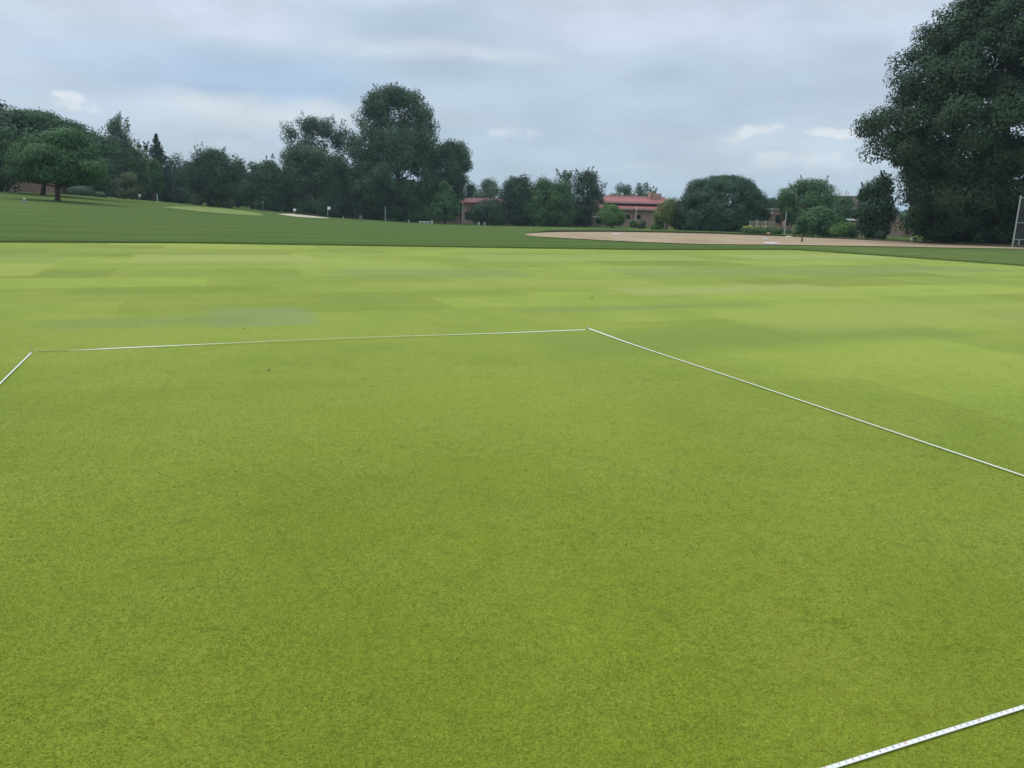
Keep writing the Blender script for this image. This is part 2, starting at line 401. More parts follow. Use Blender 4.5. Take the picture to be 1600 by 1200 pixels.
M_flagw = plain('flag_white', (.62, .52, .50), .8, var=.1)
M_yel = plain('yellow_petals', (.66, .58, .13), .6, var=.15)
M_orange = plain('terracotta', (.45, .22, .12), .8)
M_rockm = plain('pale_rock', (.58, .55, .46), .9, var=.2, scale=4)

# ------------------------------------------------------------------ terrain
EDGE = [flat(x, y) for x, y in ((-8, 379), (300, 380.5), (600, 385), (800, 388), (1000, 390.8), (1215, 390.6), (1248, 391.2), (1275, 393), (1400, 401.5), (1620, 417.5))]
EDGE = [(-24, -9), (-27, 8), (-22.5, 19.5)] + [tuple(e) for e in EDGE] + [(25, 14), (27, 4), (21, -11), (0, -15)]
def edge_r(azim):
    dx, dy = math.sin(azim), math.cos(azim); n = len(EDGE); best = 20.
    for i in range(n):
        (ax, ay), (bx, by) = EDGE[i], EDGE[(i+1) % n]; ex, ey = bx-ax, by-ay
        den = dx*ey - dy*ex
        if abs(den) < 1e-9: continue
        t = (ax*ey - ay*ex)/den; s = (ax*dy - ay*dx)/den
        if t > 0 and -1e-9 <= s <= 1+1e-9: best = t
    return best
BASE = [(-400, 284, 78), (-150, 292, 82), (0, 298.6, 88), (90, 303.2, 93), (160, 308.5, 97), (240, 314, 102), (330, 322.5, 106), (440, 332.5, 110), (520, 341, 112), (620, 347.5, 113),
        (720, 351, 116), (850, 354, 116), (1000, 357, 112), (1100, 360.5, 104), (1200, 365.5, 94), (1300, 371, 83), (1400, 377, 70), (1500, 382.5, 59), (1600, 387, 52), (1900, 398, 46), (2300, 412, 42)]
_ba = np.array([azel(x, y)[0] for x, y, d in BASE]); _bp = [at(x, y, d) for x, y, d in BASE]
_br = np.array([math.hypot(p[0], p[1]) for p in _bp]); _bz = np.array([p[2] for p in _bp])
_ea = np.linspace(-math.pi, math.pi, 1441); _er = np.array([edge_r(a) for a in _ea])
def terr(x, y):
    a = np.arctan2(x, y); r = np.hypot(x, y)
    r0 = np.interp(a, _ea, _er); r1 = np.interp(a, _ba, _br); z1 = np.interp(a, _ba, _bz)
    back = np.clip((np.abs(a)-1.2)/.8, 0, 1); z1 = z1*(1-back)
    t = np.clip((r-r0)/(r1-r0), 0, 1); sm = t*t*(3-2*t)
    return z1*(.5*t+.5*sm) + .018*np.clip((r-r0)/.1, 0, 1)
def hit(px, py):
    x, y, z = ray(px, py); az_ = math.atan2(x, y); lim = float(np.interp(az_, _ba, _br))*math.cos(az_)*.972
    for Y in np.arange(20, lim, .25):
        P = (x/y*Y, Y, CAM_H+z/y*Y)
        if P[2] <= terr(P[0], P[1]): return np.array([P[0], Y, float(terr(P[0], P[1]))])
    return np.array([x/y*lim, lim, float(terr(x/y*lim, lim))])

def build_ground():
    az = np.concatenate([np.arange(-180, -48, 4), np.arange(-48, 48.01, .3), np.arange(52, 180, 4)]); az = np.radians(az); n = len(az)
    r0 = np.interp(az, _ea, _er); r1 = np.interp(az, _ba, _br)
    rows = []
    rows.append((r0, np.full(n, -.06)))
    rows.append((r0+.01, None)); rows.append((r0+.12, None)); rows.append((r0+.3, None))
    for t in np.linspace(.012, 1, 95): rows.append((r0+t*(r1-r0), None))
    for k in (1.04, 1.1, 1.2, 1.35, 1.6, 2, 3, 5, 9, 16, 28): rows.append((r1*k, None))
    V = []
    for r, zz in rows:
        x, y = r*np.sin(az), r*np.cos(az); z = terr(x, y) if zz is None else zz
        if zz is None and r is rows[1][0]: z = np.full(n, .010)
        V.append(np.stack([x, y, z], 1))
    V = np.concatenate(V); Fc = []
    for k in range(len(rows)-1):
        for i in range(n):
            j = (i+1) % n; Fc.append((k*n+i, k*n+j, (k+1)*n+j, (k+1)*n+i))
    o = raw_mesh('fairway_grass', V, Fc, M_fair, smooth=True); tag(o, kind='structure')
    # the putting green
    rr = np.array([.0, .12, .3, .6, .85, 1.0]); V = [np.array([[0, 0, 0]])]
    for s in rr[1:]: r = r0*s + (.04 if s == 1 else 0); V.append(np.stack([r*np.sin(az), r*np.cos(az), np.zeros(n)], 1))
    V = np.concatenate(V); me = MB(); me.v = [tuple(map(float, v)) for v in V]
    for i in range(n): me.f.append((0, 1+(i+1) % n, 1+i))
    for k in range(len(rr)-2):
        for i in range(n): j = (i+1) % n; me.f.append((1+k*n+i, 1+k*n+j, 1+(k+1)*n+j, 1+(k+1)*n+i))
    me.mi = [0]*len(me.f)
    tag(me.build('putting_green', M_green), kind='structure')
build_ground()

def drape(name, cols, m, off, nx=90, ny=26, lip=None):
    xs = np.linspace(cols[0][0], cols[-1][0], nx); tp = np.interp(xs, [c[0] for c in cols], [c[1] for c in cols]); bt = np.interp(xs, [c[0] for c in cols], [c[2] for c in cols])
    T = np.array([hit(x, y) for x, y in zip(xs, tp)]); B = np.array([hit(x, y) for x, y in zip(xs, bt)])
    V = []; Fc = []
    for i in range(nx):
        for j in range(ny):
            q = B[i]+(T[i]-B[i])*j/(ny-1); V.append((q[0], q[1], float(terr(q[0], q[1]))+off))
    for i in range(nx-1):
        for j in range(ny-1): a = i*ny+j; Fc.append((a, a+ny, a+ny+1, a+1))
    o = raw_mesh(name, V, Fc, m, smooth=True); tag(o, kind='structure')
    if lip:
        h, w, name2 = lip; mb = MB(); rows = []
        for i in range(nx):
            q = T[i]; d = np.array([q[0], q[1]]); d /= np.linalg.norm(d); hh = h*min(1, i/6, (nx-1-i)/6)
            pts = [(q[0], q[1], off-.02), (q[0]+d[0]*.05, q[1]+d[1]*.05, off+hh), (q[0]+d[0]*w*.3, q[1]+d[1]*w*.3, hh*.8), (q[0]+d[0]*w, q[1]+d[1]*w, -.04)]
            for x, y, z in pts: rows.append((x, y, z+float(terr(x, y))))
        fs = []; mi = []
        for i in range(nx-1):
            for j in range(3): a = i*4+j; fs.append((a, a+4, a+5, a+1)); mi.append(1 if j == 0 else 0)
        mb.v = rows; mb.f = fs; mb.mi = mi
        tag(mb.build(name2, [M_fair, M_lip]), kind='structure')
    return T, B
drape('infield_dirt', [(820, 367, 367.6), (830, 365, 369.6), (860, 363.5, 371.5), (900, 363, 374), (960, 363, 377.2), (1000, 363.4, 379), (1060, 364.6, 381.4), (1120, 366, 382.6), (1200, 369, 383.4), (1300, 373.3, 384.6), (1400, 378, 386), (1500, 383, 388), (1600, 386.6, 389.4), (1700, 390, 393)], M_dirt, .03, 140, 30, (.15, 3.5, 'grass_bank'))
drape('sand_bunker', [(436, 335.5, 335.9), (442, 334.4, 336.6), (456, 334.3, 338.6), (470, 334.8, 340), (490, 336.6, 341), (505, 339.2, 341.6), (514, 341.2, 341.8)], M_sand, .05, 40, 8, (.22, 2.5, 'bunker_bank'))
drape('hill_putting_green', [(256, 324, 324.6), (275, 322.6, 327), (310, 323.4, 331), (350, 326, 334.5), (385, 330, 337), (405, 333.5, 337.6), (412, 335.6, 337)], M_hill, .03, 50, 10)

# ------------------------------------------------------------------ grass blades
def bladesmat(name, a, b_):
    def fn(g, b):
        t = g.node('ShaderNodeAttribute', attribute_name='tint').outputs['Fac']
        p = g.node('ShaderNodeTexCoord').outputs['Object']
        n1 = g.ss(g.noise(p, 1.1, 5, .62), .34, .66); n2 = g.ss(g.noise(g.vm('ADD', p, (5, 2, 0)), 5.5, 5, .65), .35, .65)
        c = g.vm('MULTIPLY', g.mix(t, a, b_), g.mix(n1, (.88, .94, 1), (1.13, 1.07, 1.0))); c = g.vm('MULTIPLY', c, g.mix(n2, (.95, .96, .98), (1.05, 1.04, 1.01)))
        g.put(b.inputs['Base Color'], c); b.inputs['Roughness'].default_value = .8; b.inputs['Specular IOR Level'].default_value = .08
        b.inputs['Sheen Weight'].default_value = .25; b.inputs['Sheen Roughness'].default_value = .36; b.inputs['Sheen Tint'].default_value = (.90, 1, .36, 1)
    return mat(name, fn)
def blades(rng, P, h, w, lean):
    n = len(P); a = rng.uniform(0, 2*math.pi, n); d = np.stack([np.cos(a), np.sin(a), np.zeros(n)], 1); hh = h*rng.uniform(.5, 1.4, n)
    l = rng.normal(size=(n, 3))*lean; l[:, 2] = 0; l += np.array([E1d[0], E1d[1], 0])*lean*.5
    V = np.stack([P-d*w*.5, P+d*w*.5, P+(l+np.array([0, 0, 1]))*hh[:, None]], 1).reshape(-1, 3); return V, np.arange(3*n).reshape(-1, 3)
E1d = (.925, .38)
def near_blades():
    rng = np.random.default_rng(77); N_ = 1000000
    y = 1.25+7.8*rng.uniform(0, 1, N_)**1.25; x = rng.uniform(-1, 1, N_)*(y*.68+.35); keep = rng.uniform(0, 1, N_) < np.clip((y*.68+.35)/3.2, 0, 1)*np.clip((9.05-y)/6.5, 0, 1)
    x, y = x[keep], y[keep]; V, Fc = blades(rng, np.stack([x, y, np.zeros(len(x))], 1), .0046, .0022, 1.5)
    nz = np.sin(x*3.1+np.sin(y*2.3)*2)*np.sin(y*2.7+np.sin(x*1.9)*2)*.12
    for sx, sy, r_ in ((925, 855, .16), (978, 830, .14), (570, 912, .12), (545, 1095, .10), (505, 770, .2), (680, 700, .28), (1382, 862, .13), (1210, 870, .16), (1240, 925, .13), (1492, 1003, .13), (1370, 910, .12), (985, 1040, .12), (1300, 972, .12), (840, 852, .12), (640, 835, .16), (330, 905, .16), (1050, 770, .25), (1120, 1010, .12), (430, 1000, .15), (760, 880, .14)):
        c = flat(sx, sy); d2 = ((x-c[0])/r_)**2+((y-c[1])/(r_*.8))**2
        nz -= .75*np.exp(-d2*1.6)*(.55+.45*np.sin(x*41+np.sin(y*33)*2)*np.sin(y*37+np.sin(x*29)*2))
    o = raw_mesh('short_grass', V, Fc, bladesmat('blade_short', (.130, .149, .009), (.243, .271, .034)), None, np.clip(rng.normal(.46, .12, len(x))+nz, 0, 1)); tag(o, 'short mown blades of the putting green in the foreground', 'grass', kind='stuff')
near_blades()
def edge_blades():
    rng = np.random.default_rng(78); P = []
    az_ = rng.uniform(R(-36), R(36), 60000); r = np.interp(az_, _ea, _er)+np.abs(rng.normal(0, .35, 60000))-.03
    x, y = r*np.sin(az_), r*np.cos(az_); z = terr(x, y)-.01
    V, Fc = blades(rng, np.stack([x, y, z], 1),   .034, .010, .55)
    o = raw_mesh('rough_grass_fringe', V, Fc, bladesmat('blade_rough', (.075, .115, .022), (.150, .200, .046)), None, np.clip(rng.normal(.45, .22, len(x)), 0, 1)); tag(o, 'longer rough grass fringe along the far edge of the putting green', 'grass', kind='stuff')
edge_blades()

# ------------------------------------------------------------------ trees
def prof3(outl, Y):
    zs, cx, rd = [], [], []
    for py, xl, xr in outl:
        a, b = at(xl, py, Y), at(xr, py, Y); zs.append((a[2]+b[2])/2); cx.append((a[0]+b[0])/2); rd.append(abs(b[0]-a[0])/2)
    o = np.argsort(zs); return np.array(zs)[o], np.array(cx)[o], np.array(rd)[o]
def leaves(rng, P, N, L, asp=.62):
    n = len(P); N = N/np.linalg.norm(N, axis=1, keepdims=True)
    rnd = rng.normal(size=(n, 3)); A = np.cross(N, rnd); A /= np.linalg.norm(A, axis=1, keepdims=True)+1e-9; Bv = np.cross(N, A)
    l = (L*rng.uniform(.6, 1.35, n))[:, None]; w = l*asp
    bend = N*l*rng.uniform(-.25, .25, n)[:, None]
    V = np.stack([P-A*l*.5, P+Bv*w*.5+bend-A*l*.08, P+A*l*.5, P-Bv*w*.5+bend+A*l*.05], 1).reshape(-1, 3)
    return V, np.arange(4*n).reshape(-1, 4)
def foliage(rng, zs, cx, rd, cy, ncl, per, leaf, rc, zel=1.0, fill=.5, depth=.85, flat_=0, shoots=0, boughs=4.5):
    zmin, zmax = zs[0], zs[-1]
    if leaf > .22 and cy > 88: leaf *= .74; per *= 1.75
    zz = np.linspace(zmin, zmax, 60); Rw = np.interp(zz, zs, rd); sl = np.gradient(Rw, zz); wgt = Rw*np.sqrt(1+np.minimum(sl*sl, 25))+.06*rd.max(); wgt /= wgt.sum()
    z = rng.choice(zz, ncl, p=wgt)+rng.uniform(-.5, .5, ncl)*(zmax-zmin)/60
    Rz = np.interp(z, zs, rd); C = np.interp(z, zs, cx)
    th = rng.uniform(0, 2*math.pi, ncl); cap = np.interp(z, zz, np.clip(np.abs(sl)/2.5, 0, 1)); rf = np.clip(rng.uniform(fill*(1-cap), 1, ncl)**.6, 0, 1)
    rcl = rc*rng.uniform(.65, 1.35, ncl); rcl = np.minimum(rcl, np.maximum(Rz*.8, rc*.35))
    rad = np.maximum(Rz-rcl*.55, 0)*rf
    px = C+rad*np.cos(th); py = cy+rad*np.sin(th)*depth
    zt = np.minimum(z, zmax-rcl*.55*zel); zt = np.maximum(zt, zmin+rcl*.5)
    cc = np.stack([px, py, zt], 1)
    if boughs:
        nb = max(6, int(ncl/boughs)); rb = np.maximum(.15*rd.max(), rc*1.1)*rng.uniform(.65, 1.35, nb)
        zb = rng.choice(zz, nb, p=wgt); Rb = np.interp(zb, zs, rd); capb = np.interp(zb, zz, np.clip(np.abs(sl)/2.5, 0, 1)); rb = np.minimum(rb, np.maximum(Rb*.8, rc*.8))
        tb = rng.uniform(0, 2*math.pi, nb); radb = np.maximum(Rb-rb*.72, 0)*np.clip(rng.uniform(.75*(1-capb), 1, nb)**.6, 0, 1)
        zb = np.clip(zb, zmin+rb*.35, zmax-rb*.5)
        bc = np.stack([np.interp(zb, zs, cx)+radb*np.cos(tb), cy+radb*np.sin(tb)*depth, zb], 1)
        ib = np.where(rng.uniform(0, 1, ncl) < .42)[0]; jb = rng.integers(0, nb, len(ib))
        dd = rng.normal(size=(len(ib), 3)); dd /= np.linalg.norm(dd, axis=1, keepdims=True); fl = rng.uniform(0, 1, len(ib)) < .7; dd[fl, 2] = np.abs(dd[fl, 2])
        cc[ib] = bc[jb]+dd*np.array([1, 1, .62])*(rb[jb]*rng.uniform(.3, 1, len(ib))**.5)[:, None]
        cc[:, 2] = np.maximum(cc[:, 2], zmin+rcl*.4); zt = cc[:, 2]
    cen = np.stack([np.interp(zt, zs, cx), np.full(ncl, cy), np.interp(zt, [zmin, zmax], [zmin+.3*(zmax-zmin), zmin+.7*(zmax-zmin)])], 1)
    outw = cc-cen; outw /= np.linalg.norm(outw, axis=1, keepdims=True)+1e-6
    per_c = np.maximum(6, (per*(rcl/rc)**2)).astype(int); idx = np.repeat(np.arange(ncl), per_c); n = len(idx)
    d = rng.normal(size=(n, 3)); d /= np.linalg.norm(d, axis=1, keepdims=True)
    q = rng.uniform(0, 1, n)**.36
    sc = np.ones(3); sc[2] = zel*(1-flat_)
    P = cc[idx]+d*sc*(rcl[idx]*q)[:, None]
    # ragged edge: a few leaves thrown further out
    far = rng.uniform(0, 1, n) < .05; P[far] += d[far]*sc*(rcl[idx][far]*.25)[:, None]
    N = d*.8+outw[idx]*.5+np.array([0, 0, .5])+rng.normal(size=(n, 3))*.30
    ct = rng.normal(.5, .16, ncl); tint = np.clip(ct[idx]+rng.normal(0, .14, n), 0, 1)
    if shoots:
        k = shoots; zi = rng.uniform(.45, 1, k)*(zmax-zmin)+zmin; Rr = np.interp(zi, zs, rd); t2 = rng.uniform(0, 2*math.pi, k)
        b = np.stack([np.interp(zi, zs, cx)+Rr*.84*np.cos(t2), cy+Rr*.84*np.sin(t2)*depth, zi], 1)
        dirv = np.stack([np.cos(t2)*.45, np.sin(t2)*.45, np.ones(k)], 1); dirv /= np.linalg.norm(dirv, axis=1, keepdims=True)
        ln = rc*rng.uniform(.7, 1.5, k); m_ = 26; ii = np.repeat(np.arange(k), m_); s = rng.uniform(-.3, 1, k*m_)
        P2 = b[ii]+dirv[ii]*(ln[ii]*s)[:, None]+rng.normal(size=(k*m_, 3))*(rc*.20*(1.15-np.clip(s, 0, 1)))[:, None]
        N2 = rng.normal(size=(k*m_, 3))+np.array([0, 0, .5])
        P = np.concatenate([P, P2]); N = np.concatenate([N, N2]); tint = np.concatenate([tint, np.clip(rng.normal(.5, .18, k*m_), 0, 1)])
    V, Fc = leaves(rng, P, N, leaf)
    return V, Fc, tint, cc
def trunk_mesh(rng, base, zs, cx, cy, cc, r0, nl, ztop=.75, stems=1):
    mb = MB(); zt = zs[0]+(zs[-1]-zs[0])*ztop
    for s in range(stems):
        ph = rng.uniform(0, 6.28); lean = (.35*s)
        bx, by = base[0]+math.cos(ph)*r0*1.3*(stems > 1), base[1]+math.sin(ph)*r0*1.3*(stems > 1)
        pts = []; rad = []
        for k in range(8):
            t = k/7; z = base[2]-.15+(zt-base[2])*t; c = np.interp(z, zs, cx)
            w = min(1, max(0, (z-base[2])/(zs[-1]-base[2])))
            pts.append((bx+(c-bx)*w+math.cos(ph+4*t)*r0*.5*t+math.cos(ph)*lean*t*3, by+(cy-by)*w+math.sin(ph+4*t)*r0*.5*t+math.sin(ph)*lean*t*3, z))
            rad.append(r0*(1.15 if k == 0 else 1-.86*t)/(1+.35*(stems-1)))
        mb.tube(pts, rad, 9)
        if len(cc):
            sel = rng.choice(len(cc), min(nl//stems, len(cc)), replace=False)
            for i in sel:
                e = cc[i]; t = min(.95, max(.18, (e[2]-base[2])/(zt-base[2])*.62)); k = t*7; a = int(k); f = k-a; a2 = min(a+1, 7)
                p0 = np.array(pts[a])*(1-f)+np.array(pts[a2])*f; rr = (rad[a]*(1-f)+rad[a2]*f)*.5
                mid = p0*.5+e*.5+np.array([0, 0, -.06*np.linalg.norm(e-p0)])
                mb.tube([p0, p0*.7+mid*.3+np.array([0, 0, .02]), mid, e], [rr, rr*.75, rr*.5, rr*.18], 5)
    return mb
_seed = [11]
def tree(name, label, cat, base, Y, outl, mtl, ncl, per, leaf, rc, group=None, tr=.25, nl=14, stems=1, bark=None, ztop=.75, **kw):
    _seed[0] += 7; rng = np.random.default_rng(_seed[0])
    if Y is None: b = hit(*base)
    else: q = at(base[0], base[1], Y); b = np.array([q[0], Y, float(terr(q[0], Y))])
    zs, cx, rd = prof3(outl, b[1])
    root = empty(name, b, label, cat, group)
    V, Fc, ti, cc = foliage(rng, zs, cx, rd, b[1], ncl, per, leaf, rc, **kw)
    raw_mesh('crown', V-b, Fc, LEAF[mtl], root, ti)
    mb = trunk_mesh(rng, b, zs, cx, b[1], cc, tr, nl, ztop, stems)
    mb.v = [(x-b[0], y-b[1], z-b[2]) for x, y, z in mb.v]
    mb.build('trunk', bark or M_bark, root, True)
    return root
def spruce(name, label, base, Y, outl, mtl, tiers, tr=.18, group=None):
    _seed[0] += 7; rng = np.random.default_rng(_seed[0]); q = at(base[0], base[1], Y); b = np.array([q[0], Y, float(terr(q[0], Y))])
    zs, cx, rd = prof3(outl, Y); root = empty(name, b, label, 'conifer', group); P = []; N = []; ends = []
    for k in range(tiers):
        z = zs[0]+(zs[-1]-zs[0])*(k/(tiers-1))**.9; Rr = np.interp(z, zs, rd)*(1.1 if k % 2 else .86); c = np.interp(z, zs, cx); nb = 9 if Rr > .8 else 6
        for j in range(nb):
            th = 2*math.pi*(j+rng.uniform(-.3, .3))/nb+k; Rb = Rr*rng.uniform(1.05, 1.5); m_ = int(8+44*Rb/3)
            s = rng.uniform(.05, 1, m_); drop = -.32*Rb*s**1.2+.10*Rb*s**3
            wid = (.20*Rb*(1.1-s)+.04)*rng.normal(size=m_)
            P.append(np.stack([c+Rb*s*math.cos(th)-wid*math.sin(th), Y+Rb*s*math.sin(th)+wid*math.cos(th), z+drop+rng.normal(size=m_)*.09], 1))
            N.append(np.tile([math.cos(th)*.5, math.sin(th)*.5, .7], (m_, 1))+rng.normal(size=(m_, 3))*.5)
    P = np.concatenate(P); N = np.concatenate(N); V, Fc = leaves(rng, P, N, .30, .5)
    raw_mesh('crown', V-b, Fc, LEAF[mtl], root, np.clip(rng.normal(.5, .2, len(P)), 0, 1))
    mb = MB(); mb.tube([(0, 0, -.1), (cx[0]-b[0], 0, (zs[0]-b[2])*.9+.2), (cx[-1]-b[0], 0, zs[-1]-b[2]-.1)], [tr*1.2, tr, .03], 8); mb.build('trunk', M_bark, root, True)
    return root

TG = 'trees along the far edge of the grass'
# --- left group
tree('shade_tree', 'dark broad tree cut by the left edge, in front of the brick wall', 'tree', (-22, 305), 84, [(292, -60, 12), (275, -85, 20), (250, -95, 30), (225, -95, 38), (200, -85, 38), (182, -70, 34), (170, -45, 16)], 'dark', 170, 70, .42, 1.5, TG)
spruce('spruce_tree', 'tall thin spruce tip showing above the broad dark tree at the left edge', (-8, 300), 100, [(285, -35, 20), (230, -26, 14), (190, -17, 6), (172, -8, 4), (150, -5, -2)], 'spruce', 22)
tree('shade_tree', 'wide feathery flat topped tree, back one of the two trunks by the brick wall', 'tree', (66.5, 304.8), None, [(286, 60, 130), (270, 15, 165), (250, -8, 176), (226, -12, 172), (208, -12, 152), (194, -8, 128), (182, -4, 104), (171, 6, 90)], 'mid', 300, 95, .30, 1.15, TG, tr=.24, flat_=.45, fill=.3)
tree('shade_tree', 'front green tree with low layered crown and short dark trunk on the left slope', 'tree', (90, 314.5), None, [(284, 62, 130), (276, 26, 160), (264, 13, 167), (246, 17, 164), (230, 30, 152), (217, 48, 136), (208, 70, 112)], 'green', 230, 190, .19, .95, TG, tr=.22, flat_=.35, fill=.3)
tree('conical_tree', 'tall pointed tree with airy see-through cone of grey green leaves, left of the spruce', 'tree', (185, 309), 106, [(300, 158, 214), (265, 154, 217), (240, 156, 212), (220, 160, 208), (205, 166, 202), (191, 173, 197), (180, 181, 189)], 'grey', 190, 60, .33, .85, TG, fill=.2, shoots=14, boughs=0)
tree('small_tree', 'narrow leafy tree between the tall pointed tree and the spruce', 'tree', (217, 312), 104, [(300, 200, 234), (262, 202, 231), (241, 208, 227), (225, 214, 221)], 'green', 60, 70, .34, .8, TG, shoots=10, boughs=0)
tree('small_tree', 'slim grey green tree touching the left side of the spruce', 'tree', (228, 313), 108, [(296, 220, 238), (255, 222, 236), (240, 225, 233), (227, 227, 230)], 'mid', 40, 60, .34, .65, TG, shoots=6, boughs=0)
spruce('spruce_tree', 'dark blue spruce with tiered branches and a sharp pointed top', (246, 316), 107, [(312, 224, 276), (285, 225, 270), (260, 228, 265), (245, 231, 261), (233, 234, 255), (222, 239, 249), (211, 243, 245)], 'spruce', 26, .25, TG)
tree('small_tree', 'small pale green tree standing in front of the dark spruce', 'tree', (241, 315), 101, [(302, 232, 252), (282, 229, 257), (262, 231, 252), (248, 236, 245)], 'green', 45, 70, .3, .65, TG, boughs=0)
tree('shrub', 'rounded olive green shrub below the tall pointed tree', 'shrub', (203, 311), 100, [(308, 184, 224), (300, 181, 225), (286, 182, 222), (273, 191, 212)], 'olive', 60, 70, .28, .6, 'shrubs along the tree line', tr=.12, boughs=0)
tree('shade_tree', 'dark tree behind the right side of the spruce', 'tree', (272, 318), 122, [(308, 255, 292), (285, 254, 292), (262, 257, 286), (247, 263, 277)], 'dark', 60, 60, .42, 1.1, TG)
tree('shade_tree', 'low dark tree in the gap between the spruce and the spiky round tree', 'tree', (297, 320), 128, [(312, 280, 315), (285, 280, 316), (264, 284, 312), (253, 290, 304)], 'mid', 55, 60, .42, 1.1, TG)
tree('round_tree', 'round tree with spiky upright shoots on top and a bare short trunk', 'tree', (326.5, 322.5), None, [(309, 312, 350), (296, 297, 378), (276, 291, 382), (257, 298, 374), (246, 306, 362), (237, 318, 344)], 'dark', 120, 85, .34, 1.05, TG, tr=.3, shoots=34, boughs=0)
tree('shade_tree', 'small dark tree just right of the spiky round tree', 'tree', (372, 325), 124, [(315, 352, 392), (285, 354, 390), (262, 361, 384), (253, 367, 378)], 'dark', 55, 60, .42, 1.1, TG)
tree('shade_tree', 'narrow mid green tree behind the lamp post', 'tree', (394, 329), 119, [(318, 376, 416), (290, 378, 414), (264, 383, 408), (252, 389, 401)], 'mid', 60, 65, .4, 1.0, TG)
tree('shade_tree', 'bushy mid green tree between the lamp post and the tall pair of trees', 'tree', (421, 331), 116, [(322, 400, 444), (295, 400, 442), (266, 402, 437), (252, 411, 430)], 'mid', 70, 65, .4, 1.05, TG, shoots=8)
# --- middle group
tree('tall_tree', 'tall open crowned tree whose top shows sky gaps, left of the tallest tree', 'tree', (492, 338), 134, [(325, 455, 540), (290, 446, 545), (255, 440, 549), (232, 437, 549), (216, 432, 549), (204, 434, 546), (195, 449, 538), (187, 468, 516)], 'dark', 210, 85, .40, 1.1, TG, tr=.4, fill=.2, shoots=30, boughs=0)
tree('shade_tree', 'dense dark rounded tree below the tall open tree, behind the sand bunker', 'tree', (487, 338), 121, [(333, 446, 535), (312, 434, 548), (280, 431, 549), (256, 433, 541), (241, 441, 524), (232, 459, 504)], 'mid', 190, 90, .36, 1.15, TG, tr=.35)
tree('tall_tree', 'tallest tree in the middle, huge dark oval crown rising well above the others', 'tree', (625, 347.5), 122, [(340, 570, 670), (325, 549, 688), (300, 538, 696), (270, 537, 697), (238, 540, 695), (217, 548, 690), (205, 557, 680), (193, 560, 684), (180, 556, 683), (168, 562, 679), (155, 570, 663), (147, 579, 650), (140, 594, 630)], 'mid', 520, 105, .38, 1.15, TG, tr=.5, nl=30, shoots=60, fill=.25)
tree('shade_tree', 'rounded tree leaning out from the right side of the tallest tree', 'tree', (704, 350), 126, [(332, 672, 724), (300, 662, 728), (282, 658, 732), (268, 658, 737), (254, 662, 739), (243, 672, 736), (232, 684, 729), (225, 694, 720)], 'mid', 190, 85, .38, .95, TG, tr=.3)
tree('young_tree', 'young bright leaved maple with low drooping branches at the foot of the tallest tree', 'tree', (695, 349), 113, [(343, 680, 712), (334, 669, 719), (323, 667, 723), (311, 673, 718), (299, 683, 708), (284, 690, 699)], 'green', 80, 60, .30, .6, TG, tr=.14, fill=.2, boughs=0)
tree('shrub', 'added dark shrub standing in for shade at the foot of the tallest tree on its left', 'shrub', (560, 344), 119.5, [(341, 540, 585), (325, 536, 588), (308, 545, 575)], 'dark', 60, 60, .36, .9, 'shrubs along the tree line', tr=.12, boughs=0)  # added filler, its dark leaves stand in for the understory shade
tree('shrub', 'low shrub with lighter leaves beneath the tallest tree, behind the white bench', 'shrub', (652, 347), 119.5, [(344, 632, 676), (335, 630, 676), (322, 640, 668)], 'green', 50, 60, .34, .75, 'shrubs along the tree line', tr=.1, boughs=0)
tree('shrub', 'added dark shrub for the understory shade between the bunker and the grey utility box', 'shrub', (526, 340), 119.5, [(338, 505, 552), (322, 505, 552), (306, 515, 545)], 'dark', 60, 60, .36, .9, 'shrubs along the tree line', tr=.12, boughs=0)  # added dark foliage filling a shaded gap under the trees
tree('shrub', 'added dark low shrub for the shade left of the bunker behind the lamp post', 'shrub', (415, 329.5), 117, [(327, 398, 445), (318, 396, 445), (308, 405, 438)], 'dark', 55, 60, .34, .8, 'shrubs along the tree line', tr=.12, boughs=0)  # added, dark mass takes the place of shade along the tree line
tree('shrub', 'pale yellow green bush right of the bare trunk of the spiky tree', 'shrub', (337, 323), 107, [(321, 328, 346), (316, 327, 347), (311, 332, 343)], 'yellow', 24, 60, .24, .4, 'shrubs along the tree line', tr=.06, boughs=0)
tree('shrub', 'yellowish bush second to the right of the bare trunk of the spiky tree', 'shrub', (355, 324.5), 107.5, [(323, 345, 366), (317, 345, 367), (311, 351, 362)], 'olive', 26, 60, .24, .4, 'shrubs along the tree line', tr=.06, boughs=0)
tree('shrub', 'dull green bush left of the bare trunk of the spiky tree', 'shrub', (308, 320.5), 108, [(319, 298, 320), (312, 296, 321), (304, 302, 316)], 'olive', 30, 60, .26, .5, 'shrubs along the tree line', tr=.06, boughs=0)
tree('shrub', 'added dark hedge like shrub in place of shade at the foot of the spruce', 'shrub', (277, 318), 109, [(316, 258, 298), (306, 256, 298), (296, 264, 292)], 'dark', 50, 60, .32, .7, 'shrubs along the tree line', tr=.08, boughs=0)  # added dark hedge, put in for the shade below the trees
tree('shrub', 'pale grey green shrub right of the two trunks, by the top of the slope', 'shrub', (127, 305), 98, [(304, 108, 146), (299, 107, 148), (293, 114, 142)], 'grey', 40, 50, .26, .45, 'shrubs along the tree line', tr=.06, boughs=0)
tree('shrub', 'low mounded grey green shrub left of the olive shrub', 'shrub', (155, 308), 97, [(307, 148, 164), (304, 148, 164), (301.5, 151, 161)], 'grey', 20, 50, .22, .3, 'shrubs along the tree line', tr=.05, boughs=0)
tree('shade_tree', 'dark tree in shade right behind the two trunks and the pale shrub', 'tree', (138, 304), 108, [(302, 105, 168), (285, 100, 172), (262, 104, 170), (240, 118, 160), (226, 128, 152)], 'dark', 90, 60, .42, 1.2, TG)
